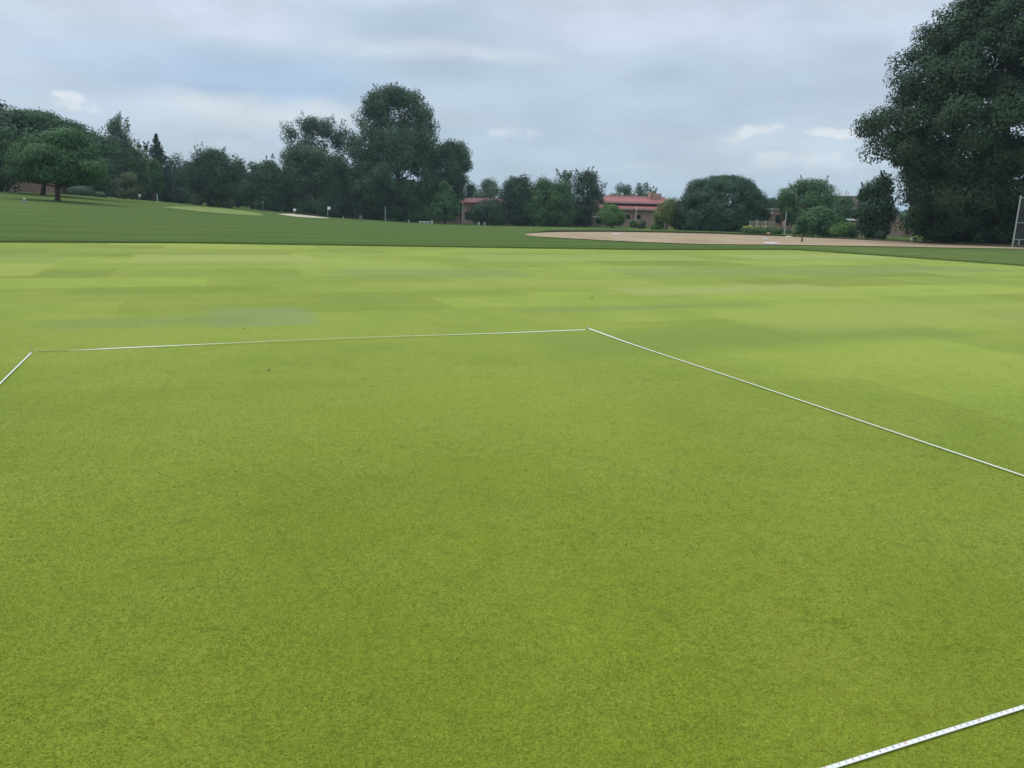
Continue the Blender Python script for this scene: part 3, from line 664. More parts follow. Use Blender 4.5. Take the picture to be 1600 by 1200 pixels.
# --- trees by the red roofed building
tree('shade_tree', 'light green tree rising behind the left red roof', 'tree', (762, 352), 150, [(345, 742, 785), (312, 734, 790), (300, 738, 786), (292, 743, 781), (284, 752, 774)], 'grey', 80, 65, .42, 1.0, TG)
tree('shade_tree', 'dark tree squeezed between the tallest group and the left red roof', 'tree', (733, 352), 146, [(345, 722, 745), (315, 720, 748), (300, 724, 743), (290, 729, 738)], 'dark', 45, 65, .42, .9, TG)
tree('shade_tree', 'low dark tree in front of the left red roofed wing', 'tree', (762, 351.5), 114.5, [(348, 736, 792), (339, 730, 797), (329, 732, 796), (324, 742, 788), (317, 752, 776)], 'dark', 120, 75, .33, .85, TG, tr=.15)
tree('shade_tree', 'dark bushy tree with curved top right of the left red roof', 'tree', (806, 353), 117, [(349, 780, 834), (330, 780, 840), (310, 782, 838), (297, 778, 836), (287, 789, 831), (279, 803, 822)], 'dark', 150, 75, .36, .95, TG, tr=.2, fill=.3)
tree('shade_tree', 'mid green tree between the curved topped tree and the tall thin tree', 'tree', (847, 353.5), 116, [(350, 824, 872), (333, 819, 876), (310, 821, 875), (293, 831, 866), (283, 843, 857)], 'green', 130, 75, .34, .85, TG, tr=.16)
tree('thin_tree', 'thin crowned taller tree with sky showing through, behind the green tree', 'tree', (878, 354), 122, [(345, 860, 898), (310, 857, 900), (292, 858, 901), (282, 861, 898), (275, 868, 893), (266, 876, 885)], 'mid', 75, 55, .34, .75, TG, fill=.15, shoots=10, boughs=0)
tree('shade_tree', 'fresh green tree in front of the thin crowned tree', 'tree', (877, 354), 115, [(350, 854, 900), (328, 851, 903), (308, 857, 898), (289, 868, 886)], 'green', 120, 75, .34, .8, TG, tr=.16)
tree('open_tree', 'open branched dark tree with ragged gaps, left of the main red roof', 'tree', (914, 355), 117, [(350, 884, 924), (335, 882, 930), (322, 886, 936), (311, 894, 946), (300, 892, 950), (290, 891, 948), (282, 894, 941), (275, 898, 932), (268, 904, 925)], 'dark', 110, 65, .32, .78, TG, tr=.25, fill=.1, nl=30, shoots=18, boughs=3)
tree('shade_tree', 'left one of two distant round trees above the main red roof', 'tree', (975, 352), 165, [(340, 955, 993), (306, 955, 992), (297, 961, 989), (290, 972, 985)], 'grey', 60, 70, .45, 1.0, 'distant trees over the roof')
tree('shade_tree', 'right one of two distant trees above the main red roof, beside the chimney', 'tree', (1006, 352), 168, [(340, 985, 1034), (306, 988, 1030), (298, 989, 1023), (290, 994, 1010)], 'mid', 60, 70, .45, 1.0, 'distant trees over the roof', shoots=16)
tree('small_tree', 'small round green tree in front of the brick wall beside the white canopy', 'tree', (957, 357), 108, [(351, 944, 972), (343, 936, 982), (335, 933, 979), (327, 940, 970), (320, 947, 961)], 'bright', 85, 70, .27, .65, TG, tr=.12, flat_=.2, boughs=0)
tree('small_tree', 'spreading yellow green small tree with tan stems next to the dark dome shaped tree', 'tree', (1040, 358), 104, [(348, 1030, 1052), (338, 1016, 1056), (329, 1018, 1058), (320, 1032, 1060), (311, 1046, 1060)], 'yellow', 55, 55, .28, .65, TG, tr=.14, stems=3, bark=M_barkl, nl=20, fill=.2, boughs=0)
tree('dome_tree', 'very wide dark evergreen clipped like a dome, right of the red roofed building', 'tree', (1124, 361.5), 105, [(359, 1050, 1178), (350, 1046, 1203), (338, 1047, 1205), (322, 1053, 1203), (306, 1060, 1198), (297, 1067, 1191), (289, 1078, 1184), (284, 1094, 1174), (280.5, 1112, 1164), (277.5, 1132, 1148)], 'yew', 760, 80, .27, .65, TG, tr=.3, fill=.55, boughs=0)
tree('shade_tree', 'small far tree peeking out right of the dome shaped evergreen', 'tree', (1206, 360), 150, [(340, 1190, 1216), (318, 1193, 1216), (311, 1200, 1211)], 'mid', 30, 60, .4, .8, TG)
tree('shade_tree', 'light crowned tree with two humps between the dome evergreen and the brown roof', 'tree', (1264, 369), 101, [(350, 1216, 1310), (330, 1212, 1313), (314, 1211, 1311), (304, 1216, 1308), (296, 1233, 1304), (289, 1237, 1298), (284, 1250, 1290)], 'green', 170, 80, .30, .8, TG, tr=.25, shoots=14, fill=.35)
tree('shade_tree', 'darker tree in front of the brown roofed building', 'tree', (1316, 370), 90, [(355, 1298, 1336), (335, 1298, 1340), (320, 1302, 1334), (311, 1309, 1324)], 'mid', 60, 70, .32, .75, TG, tr=.14)
tree('shrub', 'large feathery green bush beside the dirt, right of the yellow flowers', 'shrub', (1279, 369.5), 84, [(366, 1246, 1314), (358, 1236, 1320), (346, 1237, 1319), (335, 1249, 1309), (327, 1264, 1288)], 'green', 130, 80, .24, .6, 'shrubs by the brick building', tr=.1, boughs=0)
tree('shrub', 'small brighter rounded bush at the right foot of the feathery green bush', 'shrub', (1319, 371), 80, [(368, 1298, 1340), (360, 1296, 1341), (354, 1304, 1334), (349, 1312, 1326)], 'bright', 60, 70, .2, .45, 'shrubs by the brick building', tr=.06, boughs=0)
tree('juniper_tree', 'dark juniper like tree with jagged pointed top, left of the brick wall end', 'tree', (1366, 374), 77, [(369, 1346, 1380), (350, 1337, 1393), (330, 1334, 1399), (311, 1341, 1396), (298, 1345, 1393), (288, 1366, 1390), (277, 1379, 1385)], 'dark', 170, 75, .24, .6, TG, tr=.2, shoots=40, fill=.4)
tree('shrub', 'little dark bush in front of the dark window of the brick wall', 'shrub', (1376, 374.5), 71, [(373, 1369, 1384), (368, 1368, 1385), (362, 1372, 1381)], 'dark', 22, 55, .16, .26, 'shrubs by the brick building', tr=.04, boughs=0)
tree('shrub', 'upright dark shrub against the brick wall below the white pole', 'shrub', (988.5, 356), 110, [(354, 984, 995), (349, 983, 995), (344, 986, 992)], 'green', 22, 55, .22, .34, 'shrubs by the red roofed building', tr=.05, boughs=0)
tree('shrub', 'brownish low shrub against the brick wall, right of the white pole', 'shrub', (1002, 357), 110, [(356, 995, 1011), (351, 995, 1010), (346, 998, 1006)], 'olive', 24, 55, .22, .36, 'shrubs by the red roofed building', tr=.05, boughs=0)
tree('shrub', 'round green shrub before the tan stemmed small tree', 'shrub', (1026, 358.5), 104, [(357, 1017, 1036), (352, 1018, 1035), (347, 1022, 1031)], 'bright', 30, 55, .2, .36, 'shrubs by the red roofed building', tr=.05, boughs=0)
# --- big tree on the right
tree('large_maple', 'huge dark tree filling the right edge and cut by the top of the photo', 'tree', (1548, 384), 60, [(374, 1450, 1735), (345, 1428, 1745), (318, 1402, 1765), (300, 1405, 1770), (285, 1408, 1775), (268, 1394, 1780), (250, 1382, 1785), (238, 1362, 1790), (215, 1345, 1790), (190, 1352, 1788), (165, 1362, 1785), (145, 1366, 1780), (122, 1394, 1775), (100, 1410, 1768), (75, 1422, 1758), (52, 1430, 1745), (35, 1466, 1730), (15, 1492, 1712), (-10, 1512, 1690), (-45, 1545, 1650)], 'maple', 1350, 240, .205, .95, TG, tr=.5, nl=50, fill=.25, flat_=.2, boughs=9)
tree('shade_tree', 'dark low tree under the huge right hand tree, behind the fence frame', 'tree', (1600, 385), 64, [(376, 1560, 1660), (358, 1545, 1680), (335, 1545, 1680), (310, 1565, 1660)], 'maple', 120, 80, .28, .8, TG, tr=.2)
tree('shade_tree', 'low hanging dark tree at the left foot of the huge right hand tree', 'tree', (1466, 381), 66, [(374, 1440, 1505), (360, 1432, 1530), (340, 1415, 1540), (318, 1420, 1530)], 'maple', 120, 80, .26, .7, TG, tr=.2)
tree('shade_tree', 'deep shaded tree right of the parked white car, behind the huge tree', 'tree', (1700, 385), 78, [(378, 1640, 1800), (350, 1630, 1800), (320, 1650, 1790)], 'maple', 110, 80, .34, 1.0, TG, tr=.2)
tree('shrub', 'dark shaded shrub at the foot of the huge tree, left of the white car', 'shrub', (1508, 382), 68, [(379, 1480, 1530), (370, 1478, 1530), (360, 1485, 1525)], 'dark', 60, 60, .24, .5, 'shrubs by the brick building', tr=.06, boughs=0)

# far-off wood behind everything
def far_wood():
    rng = np.random.default_rng(5); P = []; N = []; T = []
    knots = [(-700, 270), (0, 262), (180, 268), (300, 266), (430, 268), (560, 268), (700, 290), (735, 314), (1040, 317), (1200, 322), (1330, 326), (1420, 330), (1600, 320), (2300, 330)]
    for px in np.arange(-700, 2300, 5.):
        ptop = np.interp(px, [k[0] for k in knots], [k[1] for k in knots])+rng.uniform(-2, 4)
        Y = rng.uniform(195, 225) if px > 715 else rng.uniform(140, 165)
        q = at(px, ptop, Y); zb = float(terr(q[0], Y)); h = max(2.5, q[2]-zb); c = np.array([q[0], Y, zb+h*.5]); n = 260
        d = rng.normal(size=(n, 3)); d /= np.linalg.norm(d, axis=1, keepdims=True)
        P.append(c+d*np.array([2.4, 2.2, h*.5])*(rng.uniform(.5, 1, n)**.5)[:, None]); N.append(d+np.array([0, 0, .4])+rng.normal(size=(n, 3))*.4)
        T.append(np.clip(rng.normal(rng.uniform(.3, .7), .15, n), 0, 1))
    V, Fc = leaves(rng, np.concatenate(P), np.concatenate(N), .95)
    o = raw_mesh('far_wood', V, Fc, LEAF['mid'], None, np.concatenate(T)); tag(o, 'far off wood closing the view behind the buildings and trees', 'wood', kind='stuff')
far_wood()

# ------------------------------------------------------------------ buildings
def window(parent, x0, x1, z0, z1, y, frame=M_dark, fw=.07):
    mb = MB(); d0, d1 = y-.05, y+.02
    mb.box(x0-fw, x0, d0, d1, z0-fw, z1+fw); mb.box(x1, x1+fw, d0, d1, z0-fw, z1+fw); mb.box(x0, x1, d0+.003, d1, z0-fw, z0); mb.box(x0, x1, d0+.003, d1, z1, z1+fw)
    if x1-x0 > 1.2: xm = (x0+x1)/2; mb.box(xm-.03, xm+.03, d0+.01, d1, z0, z1)
    w = mb.build('window', frame, parent); p = MB(); p.box(x0, x1, y-.012, y+.01, z0, z1); p.build('pane', M_glass, w); return w
def bl(Y, b):                    # local x, z of a seen point on the front plane of a building with base b
    return lambda px, py: (lambda q: (q[0]-b[0], q[2]-b[2]))(at(px, py, Y))
def brick_house_left():
    Y = 104; q = at(30, 302, Y); b = (q[0], Y, float(terr(q[0], Y))-.1); L = bl(Y, b)
    root = empty('brick_building', b, 'long plain brick building behind the two trunks at the left edge', 'building')
    x0 = L(-160, 300)[0]; x1 = L(85, 300)[0]; z1 = L(30, 268)[1]
    mb = MB(); mb.box(x0, x1, 0, 9, -.5, z1); mb.build('wall', M_brick, root)
    mb = MB(); mb.box(x0-.3, x1+.3, -.35, 9.3, z1+.003, z1+.35, bev=.03); mb.build('roof', M_brown, root)
    x, z = L(6, 287); window(root, x-.8, x+.8, z-.5, z+.6, 0, M_offw)
brick_house_left()

def red_wing():
    Y = 124; q = at(745, 350, Y); b = (q[0], Y, float(terr(q[0], Y))); L = bl(Y, b)
    root = empty('red_roof_wing', b, 'low brick wing with a slanting red metal roof, left one of the two red roofs', 'building')
    xa, xb = L(722, 330)[0], L(800, 330)[0]; zt = L(750, 311)[1]; ze = L(750, 318)[1]
    mb = MB(); mb.box(xa, xb, 0, 9, -.3, ze); mb.build('wall', M_brickl, root)
    # monopitch metal roof, high edge to the back, with standing seams
    mb = MB(); xl, xr = L(715.5, 312)[0], xb+.4
    mb.prism([(-.6, ze+.01), (-.6, ze+.17), (4.6, zt+.05), (4.6, zt-.12)], xl+.25, xr)
    for s in np.arange(xl+.4, xr-.1, .5): mb.prism([(-.6, ze+.171), (-.6, ze+.23), (4.6, zt+.11), (4.6, zt+.051)], s, s+.045)
    rf = mb.build('roof', M_roof, root)
    mb = MB(); mb.box(xl, xr+.1, 4.605, 4.8, zt-.2, zt+.2); mb.box(xl, xr+.1, 4.805, 9.2, zt-.25, zt-.05); mb.build('fascia', M_fascia, rf)
    mb = MB(); mb.prism([(0.02, ze), (9, ze), (9, zt-.26), (4.55, zt-.13)], xa, xa+.25); mb.build('gable', M_brickl, root)
    x0, z0 = L(727, 336); window(root, x0, x0+.9, z0-.6, z0+.4, 0)
    x0, z0 = L(774, 336); window(root, x0, x0+1.0, z0-.6, z0+.4, 0)
    # low front part reaching left under the trees
    xc, xd = L(676, 344)[0], xa-.01; zt2 = L(700, 336.5)[1]
    mb = MB(); mb.box(xc, xd, 1.0, 8, -.3, zt2); mb.build('side_wall', M_brick, root)
    mb = MB(); mb.box(xc-.3, xd, .7, 8.2, zt2+.003, zt2+.22); mb.build('side_roof', M_brown, root)
    for px in (694, 699, 703.5, 708.5):
        x0, z0 = L(px, 342); window(root, x0, x0+.28, z0-.45, z0+.2, 1.0, M_offw, .05)
red_wing()

def red_main():
    Y = 120; q = at(985, 356, Y); b = (q[0], Y, float(terr(q[0], Y))); L = bl(Y, b)
    root = empty('red_roof_building', b, 'large brick building with two tiers of red metal roof and a square brick chimney', 'building')
    x0, x1 = L(926, 340)[0], L(1052, 340)[0]; zw = L(980, 327)[1]; zl = L(980, 322.3)[1]
    mb = MB(); mb.box(x0, x1, 0, 13, -.4, zw); mb.build('wall', M_brickl, root)
    # lower roof
    def slope(x, y0, z0, y1, z1, t=.16): return [(y0, z0), (y0, z0+t), (y1, z1+t), (y1, z1)]
    mb = MB(); mb.prism(slope(0, -.7, zw+.01, 2.1, zl+.02), x0-.4, x1+.4)
    for s in np.arange(x0-.2, x1+.3, .5): mb.prism([(-.7, zw+.171), (-.7, zw+.23), (2.1, zl+.24), (2.1, zl+.181)], s, s+.045)
    rf = mb.build('lower_roof', M_roof, root)
    mb = MB(); mb.box(x0-.42, x1+.42, -.8, -.705, zw-.06, zw+.2); mb.build('fascia', M_fascia, rf)
    # clerestory band
    xu0 = L(958, 320)[0]; ze = L(985, 318.6)[1]
    mb = MB(); mb.box(xu0, x1-.5, 2.15, 12, zl-.2, ze+.1); mb.build('clerestory', M_dark, root)
    # upper roof with hipped left end
    zr = L(985, 307.8)[1]; xr0 = L(947, 308)[0]; xr1 = L(1020, 308)[0]; xe0 = L(941, 319)[0]; xe1 = x1-.2
    Yr = 6.6; s = (Y+Yr)/Y; zr = CAM_H+(zr+b[2]-CAM_H)*s-b[2]; xr0 = (xr0+b[0])*s-b[0]; xr1 = (xr1+b[0])*s-b[0]
    mb = MB(); e = ze+.12
    mb.add([(xe0, 1.3, e), (xe1, 1.3, e), (xe1, 12.6, e), (xe0, 12.6, e), (xe0, 1.3, e+.18), (xe1, 1.3, e+.18), (xe1, 12.6, e+.18), (xe0, 12.6, e+.18), (xr0, Yr, zr), (xe1, Yr, zr)],
           [(3, 2, 1, 0), (0, 1, 5, 4), (1, 2, 6, 5), (2, 3, 7, 6), (3, 0, 4, 7), (4, 5, 9, 8), (5, 6, 9), (6, 7, 8, 9), (7, 4, 8)])
    for sx in np.arange(xr0, xe1-.1, .55):
        mb.add([(sx, 1.3, e+.181), (sx+.05, 1.3, e+.181), (sx+.05, Yr, zr+.001), (sx, Yr, zr+.001), (sx, 1.3, e+.25), (sx+.05, 1.3, e+.25), (sx+.05, Yr, zr+.07), (sx, Yr, zr+.07)], [(4, 5, 6, 7), (0, 4, 7, 3), (1, 2, 6, 5), (0, 1, 5, 4)])
    ur = mb.build('upper_roof', M_roof, root)
    mb = MB(); mb.box(xr0-.1, xe1, Yr-.12, Yr+.12, zr+.02, zr+.16, bev=.02); mb.build('ridge_cap', M_fascia, ur)
    mb = MB(); mb.box(xe0-.1, xe1+.1, 1.18, 1.295, e-.05, e+.22); mb.build('fascia', M_fascia, ur)
    for px in (972, 994):
        xx = (at(px, 307, Y+Yr)[0]-b[0]); mb = MB(); mb.tube([(xx, Yr, zr+.1), (xx, Yr, zr+.45)], .16, 8); mb.tube([(xx, Yr, zr+.45), (xx, Yr, zr+.6)], [.26, .2], 8); mb.build('roof_vent', M_offw, ur)
    # chimney block
    c0, c1 = at(1017, 310, Y+4)[0]-b[0], at(1033.5, 310, Y+4)[0]-b[0]; ct = at(1025, 302.3, Y+4)[2]-b[2]
    mb = MB(); mb.box(c0+.35, c1, 4, 7.2, e, ct, bev=.03); mb.box(c0, c0+.345, 4.6, 7.0, e, ct+.22, bev=.03); mb.build('chimney', M_brickl, root)
    # openings
    for px, w in ((994.5, .55), (977.5, .6)):
        x, z = L(px, 341); window(root, x, x+w, z-.05, z+.45, 0)
    x, z = L(1024, 347); window(root, x, x+.9, z-.2, z+1.1, 0)
    x, z = L(932, 346); window(root, x, x+.8, z-.2, z+.7, 0)
    x, z = L(987, 343); mb = MB(); mb.box(x, x+.3, -.06, -.003, z-.4, z+.75, bev=.01); mb.build('red_panel', M_roof, root)
    # white canopy on posts at the left end
    xa, xb = L(924, 340)[0], L(944.5, 340)[0]; zc = L(935, 339.6)[1]
    mb = MB(); mb.box(xa, xb, -2.4, -.05, zc, zc+.14, bev=.02); cp = mb.build('canopy', M_white, root)
    for xx in (xa+.35, xb-.25):
        mb = MB(); mb.tube([(xx, -2.2, -.2), (xx, -2.2, zc-.002)], .05, 8); mb.build('post', M_offw, cp)
    # lower brick part seen between the trees on the left, with piers
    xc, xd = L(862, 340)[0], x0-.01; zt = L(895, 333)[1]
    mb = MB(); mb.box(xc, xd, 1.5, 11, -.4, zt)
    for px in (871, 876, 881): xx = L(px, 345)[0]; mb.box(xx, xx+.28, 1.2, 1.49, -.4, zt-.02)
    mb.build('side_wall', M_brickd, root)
    mb = MB(); mb.prism([(1.0, zt+.005), (1.0, zt+.14), (6, zt+1.2), (6, zt+1.05)], xc-.3, xd-.2); mb.build('side_roof', M_roof, root)
red_main()

def brown_house():
    Y = 112; q = at(1320, 360, Y); b = (q[0], Y, float(terr(q[0], Y))); L = bl(Y, b)
    root = empty('brown_roof_building', b, 'building with a dark brown mansard roof and thin roof antennas behind the trees', 'building')
    x0, x1 = L(1296, 330)[0], L(1380, 330)[0]; ze = L(1320, 327)[1]; zr = L(1322, 306.5)[1]
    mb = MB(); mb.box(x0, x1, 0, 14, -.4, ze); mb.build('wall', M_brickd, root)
    mb = MB(); mb.loft([[(x0-.4, -.5, ze+.004), (x1+.4, -.5, ze+.004), (x1+.4, 14.5, ze+.004), (x0-.4, 14.5, ze+.004)], [(x0+.5, .6, zr), (x1-.5, .6, zr), (x1-.5, 13.4, zr), (x0+.5, 13.4, zr)]]); rf = mb.build('roof', M_brickd, root)
    mb = MB(); mb.box(x0+.4, x1-.4, .45, 13.5, zr+.004, zr+.14, bev=.02); mb.build('roof_edge', M_white, rf)
    for px, hh in ((1330.5, .75), (1334, .55)):
        xx = L(px, 305)[0]; mb = MB(); mb.tube([(xx, 2, zr+.14), (xx, 2, zr+.14+hh)], .04, 6); mb.build('antenna', M_dark, rf)
brown_house()
def brick_right_back():
    Y = 108; q = at(1210, 358, Y); b = (q[0], Y, float(terr(q[0], Y))); L = bl(Y, b)
    root = empty('brick_building', b, 'flat roofed brick building end seen between the dome evergreen and the two humped tree', 'building')
    x0, x1 = L(1186, 340)[0], L(1240, 340)[0]; zt = L(1211, 328)[1]
    mb = MB(); mb.box(x0, x1, 0, 8, -.4, zt); mb.build('wall', M_brickl, root)
    mb = MB(); mb.box(x0-.15, x1+.15, -.15, 8.1, zt+.003, zt+.17, bev=.02); mb.build('roof_edge', M_white, root)
    x, z = L(1204.5, 332.5); mb = MB(); mb.box(x, x+.3, -.2, -.01, z-.1, z+.1, bev=.02); mb.build('wall_lamp', M_white, root)
    x, z = L(1212, 345); window(root, x, x+.6, z-.2, z+.7, 0)
brick_right_back()
def brick_right():
    Y = 84; q = at(1400, 373, Y); b = (q[0], Y, float(terr(q[0], Y))); L = bl(Y, b)
    root = empty('brick_building', b, 'pink brick building with white eaves beside the huge right hand tree', 'building')
    x0, x1 = L(1352, 360)[0], L(1412, 360)[0]; zt = L(1370, 346)[1]
    mb = MB(); mb.box(x0, x1, 0, 9, -.5, zt); mb.build('wall', M_brickl, root)
    mb = MB(); mb.box(x0-.3, L(1389, 345)[0], -.5, 9, zt+.003, zt+.16, bev=.02); mb.build('eaves', M_white, root)
    xa, xb = L(1389.3, 340)[0], L(1407.5, 340)[0]; zu = L(1398, 338.8)[1]
    mb = MB(); mb.box(xa, x1, 1.2, 9, zt+.004, zu); mb.build('upper_wall', M_brick, root)
    mb = MB(); mb.box(xa-.1, xb+.1, .9, 9.1, zu+.003, zu+.16, bev=.02); mb.build('eaves', M_white, root)
    xc0, xc1 = L(1403, 330)[0], L(1409.5, 330)[0]; zc = L(1406, 329.5)[1]
    mb = MB(); mb.box(xc0, xc1, 3, 3.8, zu+.17, zc, bev=.03); mb.build('chimney', M_brickl, root)
    xw0, xw1 = L(1377, 362)[0], L(1389, 362)[0]; zw0, zw1 = L(1383, 366)[1], L(1383, 358)[1]
    window(root, xw0, xw1, zw0, zw1, 0); mb = MB(); mb.box(xw0-.1, xw1+.1, -.16, -.055, zw0-.22, zw0-.075, bev=.01); mb.build('window_sill', M_offw, root)
    # lower wall to the right with a white cap
    xe = L(1424, 365)[0]; zl = L(1417, 358.6)[1]
    mb = MB(); mb.box(x1+.005, xe, .3, 6, -.5, zl); mb.build('side_wall', M_brickl, root)
    mb = MB(); mb.box(x1+.01, xe+.08, .2, 6.1, zl+.003, zl+.12, bev=.02); mb.build('wall_cap', M_white, root)
    xg, xh = L(1423.5, 358)[0], L(1438, 358)[0]; zg = L(1430, 353)[1]
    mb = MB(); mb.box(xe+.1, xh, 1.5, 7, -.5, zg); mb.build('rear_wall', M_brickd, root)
brick_right()

# ------------------------------------------------------------------ small things on the grass
def place(px, py, Y=None):
    if Y is None: return hit(px, py)
    q = at(px, py, Y); return np.array([q[0], Y, float(terr(q[0], Y))])
def hgt(b, px, py): return at(px, py, b[1])[2]-b[2]

def sign(px, py, top, w, label, side=1):
    b = place(px, py); root = empty('square_sign', b, label, 'sign', 'small white signs by the bunker'); h = hgt(b, px, top)
    mb = MB(); mb.tube([(0, 0, -.1), (0, 0, h)], .035, 8); mb.build('post', M_galv, root)
    mb = MB(); mb.box(-.02 if side > 0 else -w, w if side > 0 else .02, -.09, -.04, h-w*.95, h, bev=.012); mb.build('board', M_white, root)
sign(512.2, 337.2, 323.0, .42, 'white square sign on a thin post right above the bunker tip', 1)
sign(459, 334.0, 326.0, .34, 'lower white square sign on a short post above the left part of the bunker', 1)
sign(217.5, 311.5, 303.6, .27, 'small white sign on a post in front of the olive shrub', 1)

def post(name, px, py, top, r, m, label, cat, group=None, arm=None, Y=None):
    b = place(px, py, Y); h = hgt(b, px, top); root = empty(name, b, label, cat, group)
    mb = MB(); mb.tube([(0, 0, -.1), (0, 0, h*.5), (0, 0, h)], [r*1.15, r, r*.85], 10); mb.build('pole', m, root)
    mb = MB(); mb.tube([(0, 0, h+.001), (0, 0, h+.05)], [r*1.3, r*.9], 10); mb.build('cap', m, root)
    return root, h
post('thin_pole', 602, 346.8, 323, .045, M_galv, 'thin grey pole standing in front of the tallest tree', 'pole')
post('tall_pole', 722.3, 351.2, 315.8, .055, M_galv, 'tall plain grey pole at the corner of the left red roofed wing', 'pole')
post('flag_staff', 992.8, 353.5, 323.2, .045, M_white, 'bare white pole in front of the brick wall with the dark window', 'pole', Y=111.5)
post('marker_post', 246, 314, 303.5, .04, M_white, 'thin white marker post at the foot of the dark spruce', 'post')
post('marker_post', 536.5, 342.3, 337.6, .035, M_offw, 'short pale stake right of the bunker', 'post')
post('marker_post', 1252.8, 379, 372.5, .05, M_brown, 'short brown stake sticking out of the dirt field', 'post')
post('marker_post', 1368.6, 374.8, 366.0, .05, M_offw, 'short pale post left of the little dark bush by the brick wall', 'post')
def lamp():
    b = place(411.5, 329.4); h = hgt(b, 411.5, 315); root = empty('lamp_post', b, 'slim dark lamp post with small lantern head near the bushy trees', 'lamp post')
    mb = MB(); mb.tube([(0, 0, -.1), (0, 0, .3), (0, 0, h-.3)], [.07, .05, .04], 8); mb.build('pole', M_grey, root)
    mb = MB(); mb.tube([(0, 0, h-.3), (0, 0, h-.25), (0, 0, h-.05), (0, 0, h)], [.06, .13, .16, .03], 8); mb.build('lantern', M_grey, root)
lamp()
def ubox(px, py, w, d, h, m, label, group=None):
    b = place(px, py); root = empty('utility_box', b, label, 'utility box', group)
    mb = MB(); mb.box(-w/2, w/2, -d/2, d/2, 0, h, bev=.03); mb.build('cabinet', m, root)
    mb = MB(); mb.box(-w/2-.03, w/2+.03, -d/2-.03, d/2+.03, h+.002, h+.06, bev=.015); mb.build('lid', m, root)
    mb = MB(); mb.box(-w/2+.06, w/2-.06, -d/2-.02, -d/2-.002, .08, h-.06, bev=.006); mb.build('door', m, root)
ubox(563.7, 343.6, .42, .4, .56, M_grey, 'grey green utility box on the grass below the tallest group of trees')
ubox(748, 350.6, .28, .28, .42, M_offw, 'white box in front of the left red roofed wing, left of a pair', 'white boxes by the red wing')
ubox(757.2, 350.8, .2, .2, .36, M_white, 'narrower white box in front of the left red roofed wing, right of a pair', 'white boxes by the red wing')
ubox(1427, 376.6, .4, .35, .32, M_offw, 'pale low box at the right end of the pink brick wall')
ubox(639, 347.4, .14, .14, .3, M_offw, 'small pale block on the grass left of the white bench')
def bench():
    b = place(663, 348.6); root = empty('white_bench', b, 'long low white bench on the grass under the young maple', 'bench'); w = .75
    mb = MB(); mb.box(-w, w, -.17, .17, .24, .31, bev=.015); mb.build('seat', M_white, root)
    for x in (-w+.12, w-.18, -.03):
        mb = MB(); mb.box(x, x+.07, -.15, .15, -.03, .238); mb.build('leg', M_white, root)
    mb = MB(); mb.box(-w, w, .13, .169, .03, .238); mb.build('panel', M_white, root)
    b = place(675, 348.9); root = empty('white_bin', b, 'small white bin beside the long low white bench', 'bin')
    mb = MB(); mb.tube([(0, 0, 0), (0, 0, .3)], [.1, .13], 12); mb.build('body', M_white, root)
    mb = MB(); mb.tube([(0, 0, .302), (0, 0, .34)], [.145, .11], 12); mb.build('lid', M_white, root)
bench()
def blob(name, px, py, sx, sy, sz, m, label, cat, seed, group=None, drop=.2):
    rng = np.random.default_rng(seed); b = place(px, py); mb = MB(); rings = []
    for k, t in enumerate((-.3, .1, .45, .75, .95)):
        rr = math.sqrt(max(.03, 1-t*t)); rings.append([(math.cos(a)*sx*rr*rng.uniform(.85, 1.12), math.sin(a)*sy*rr*rng.uniform(.85, 1.12), t*sz) for a in np.linspace(0, 2*math.pi, 14, endpoint=False)])
    mb.loft(rings); o = mb.build(name, m, None, True); o.location = [float(v) for v in b]; o.location.z += .03; return tag(o, label, cat, group)
blob('pale_rock', 1232.5, 371.2, .34, .25, .13, M_rockm, 'pale rounded rock at the far edge of the dirt', 'rock', 3)
blob('pale_rock', 1041.5, 358.8, .22, .16, .10, M_rockm, 'small pale rock on the grass at the left foot of the dome evergreen', 'rock', 4)
blob('clay_pot', 1201, 361.5, .24, .22, .22, M_orange, 'low terracotta coloured mound among the yellow flowers', 'pot', 5)
def base_plate(px, py, w, label):
    b = place(px, py); mb = MB(); mb.box(-w/2, w/2, -w/2, w/2, 0, .07, bev=.025); o = mb.build('base_plate', M_white, None); o.location = (float(b[0]), float(b[1]), float(b[2])+.032); o.rotation_euler.z = R(20); tag(o, label, 'base', 'white bases on the dirt')
base_plate(963.3, 367.6, .52, 'white flat base far back on the left part of the dirt')
base_plate(1205.5, 382.4, .52, 'widest white base at the near edge of the dirt')
base_plate(1196, 374.8, .24, 'tiny white base in the middle of the dirt')
def ground_marker():
    b = place(38.5, 316.2); root = empty('ground_marker', b, 'small white topped marker on the left slope before the two trunks', 'marker')
    mb = MB(); mb.tube([(0, 0, -.02), (0, 0, .12), (0, 0, .2)], [.17, .1, .05], 10); mb.build('base', M_grey, root)
    mb = MB(); mb.tube([(0, 0, .201), (0, 0, .26), (0, 0, .31)], [.05, .075, .03], 10); mb.build('cap', M_white, root)
ground_marker()

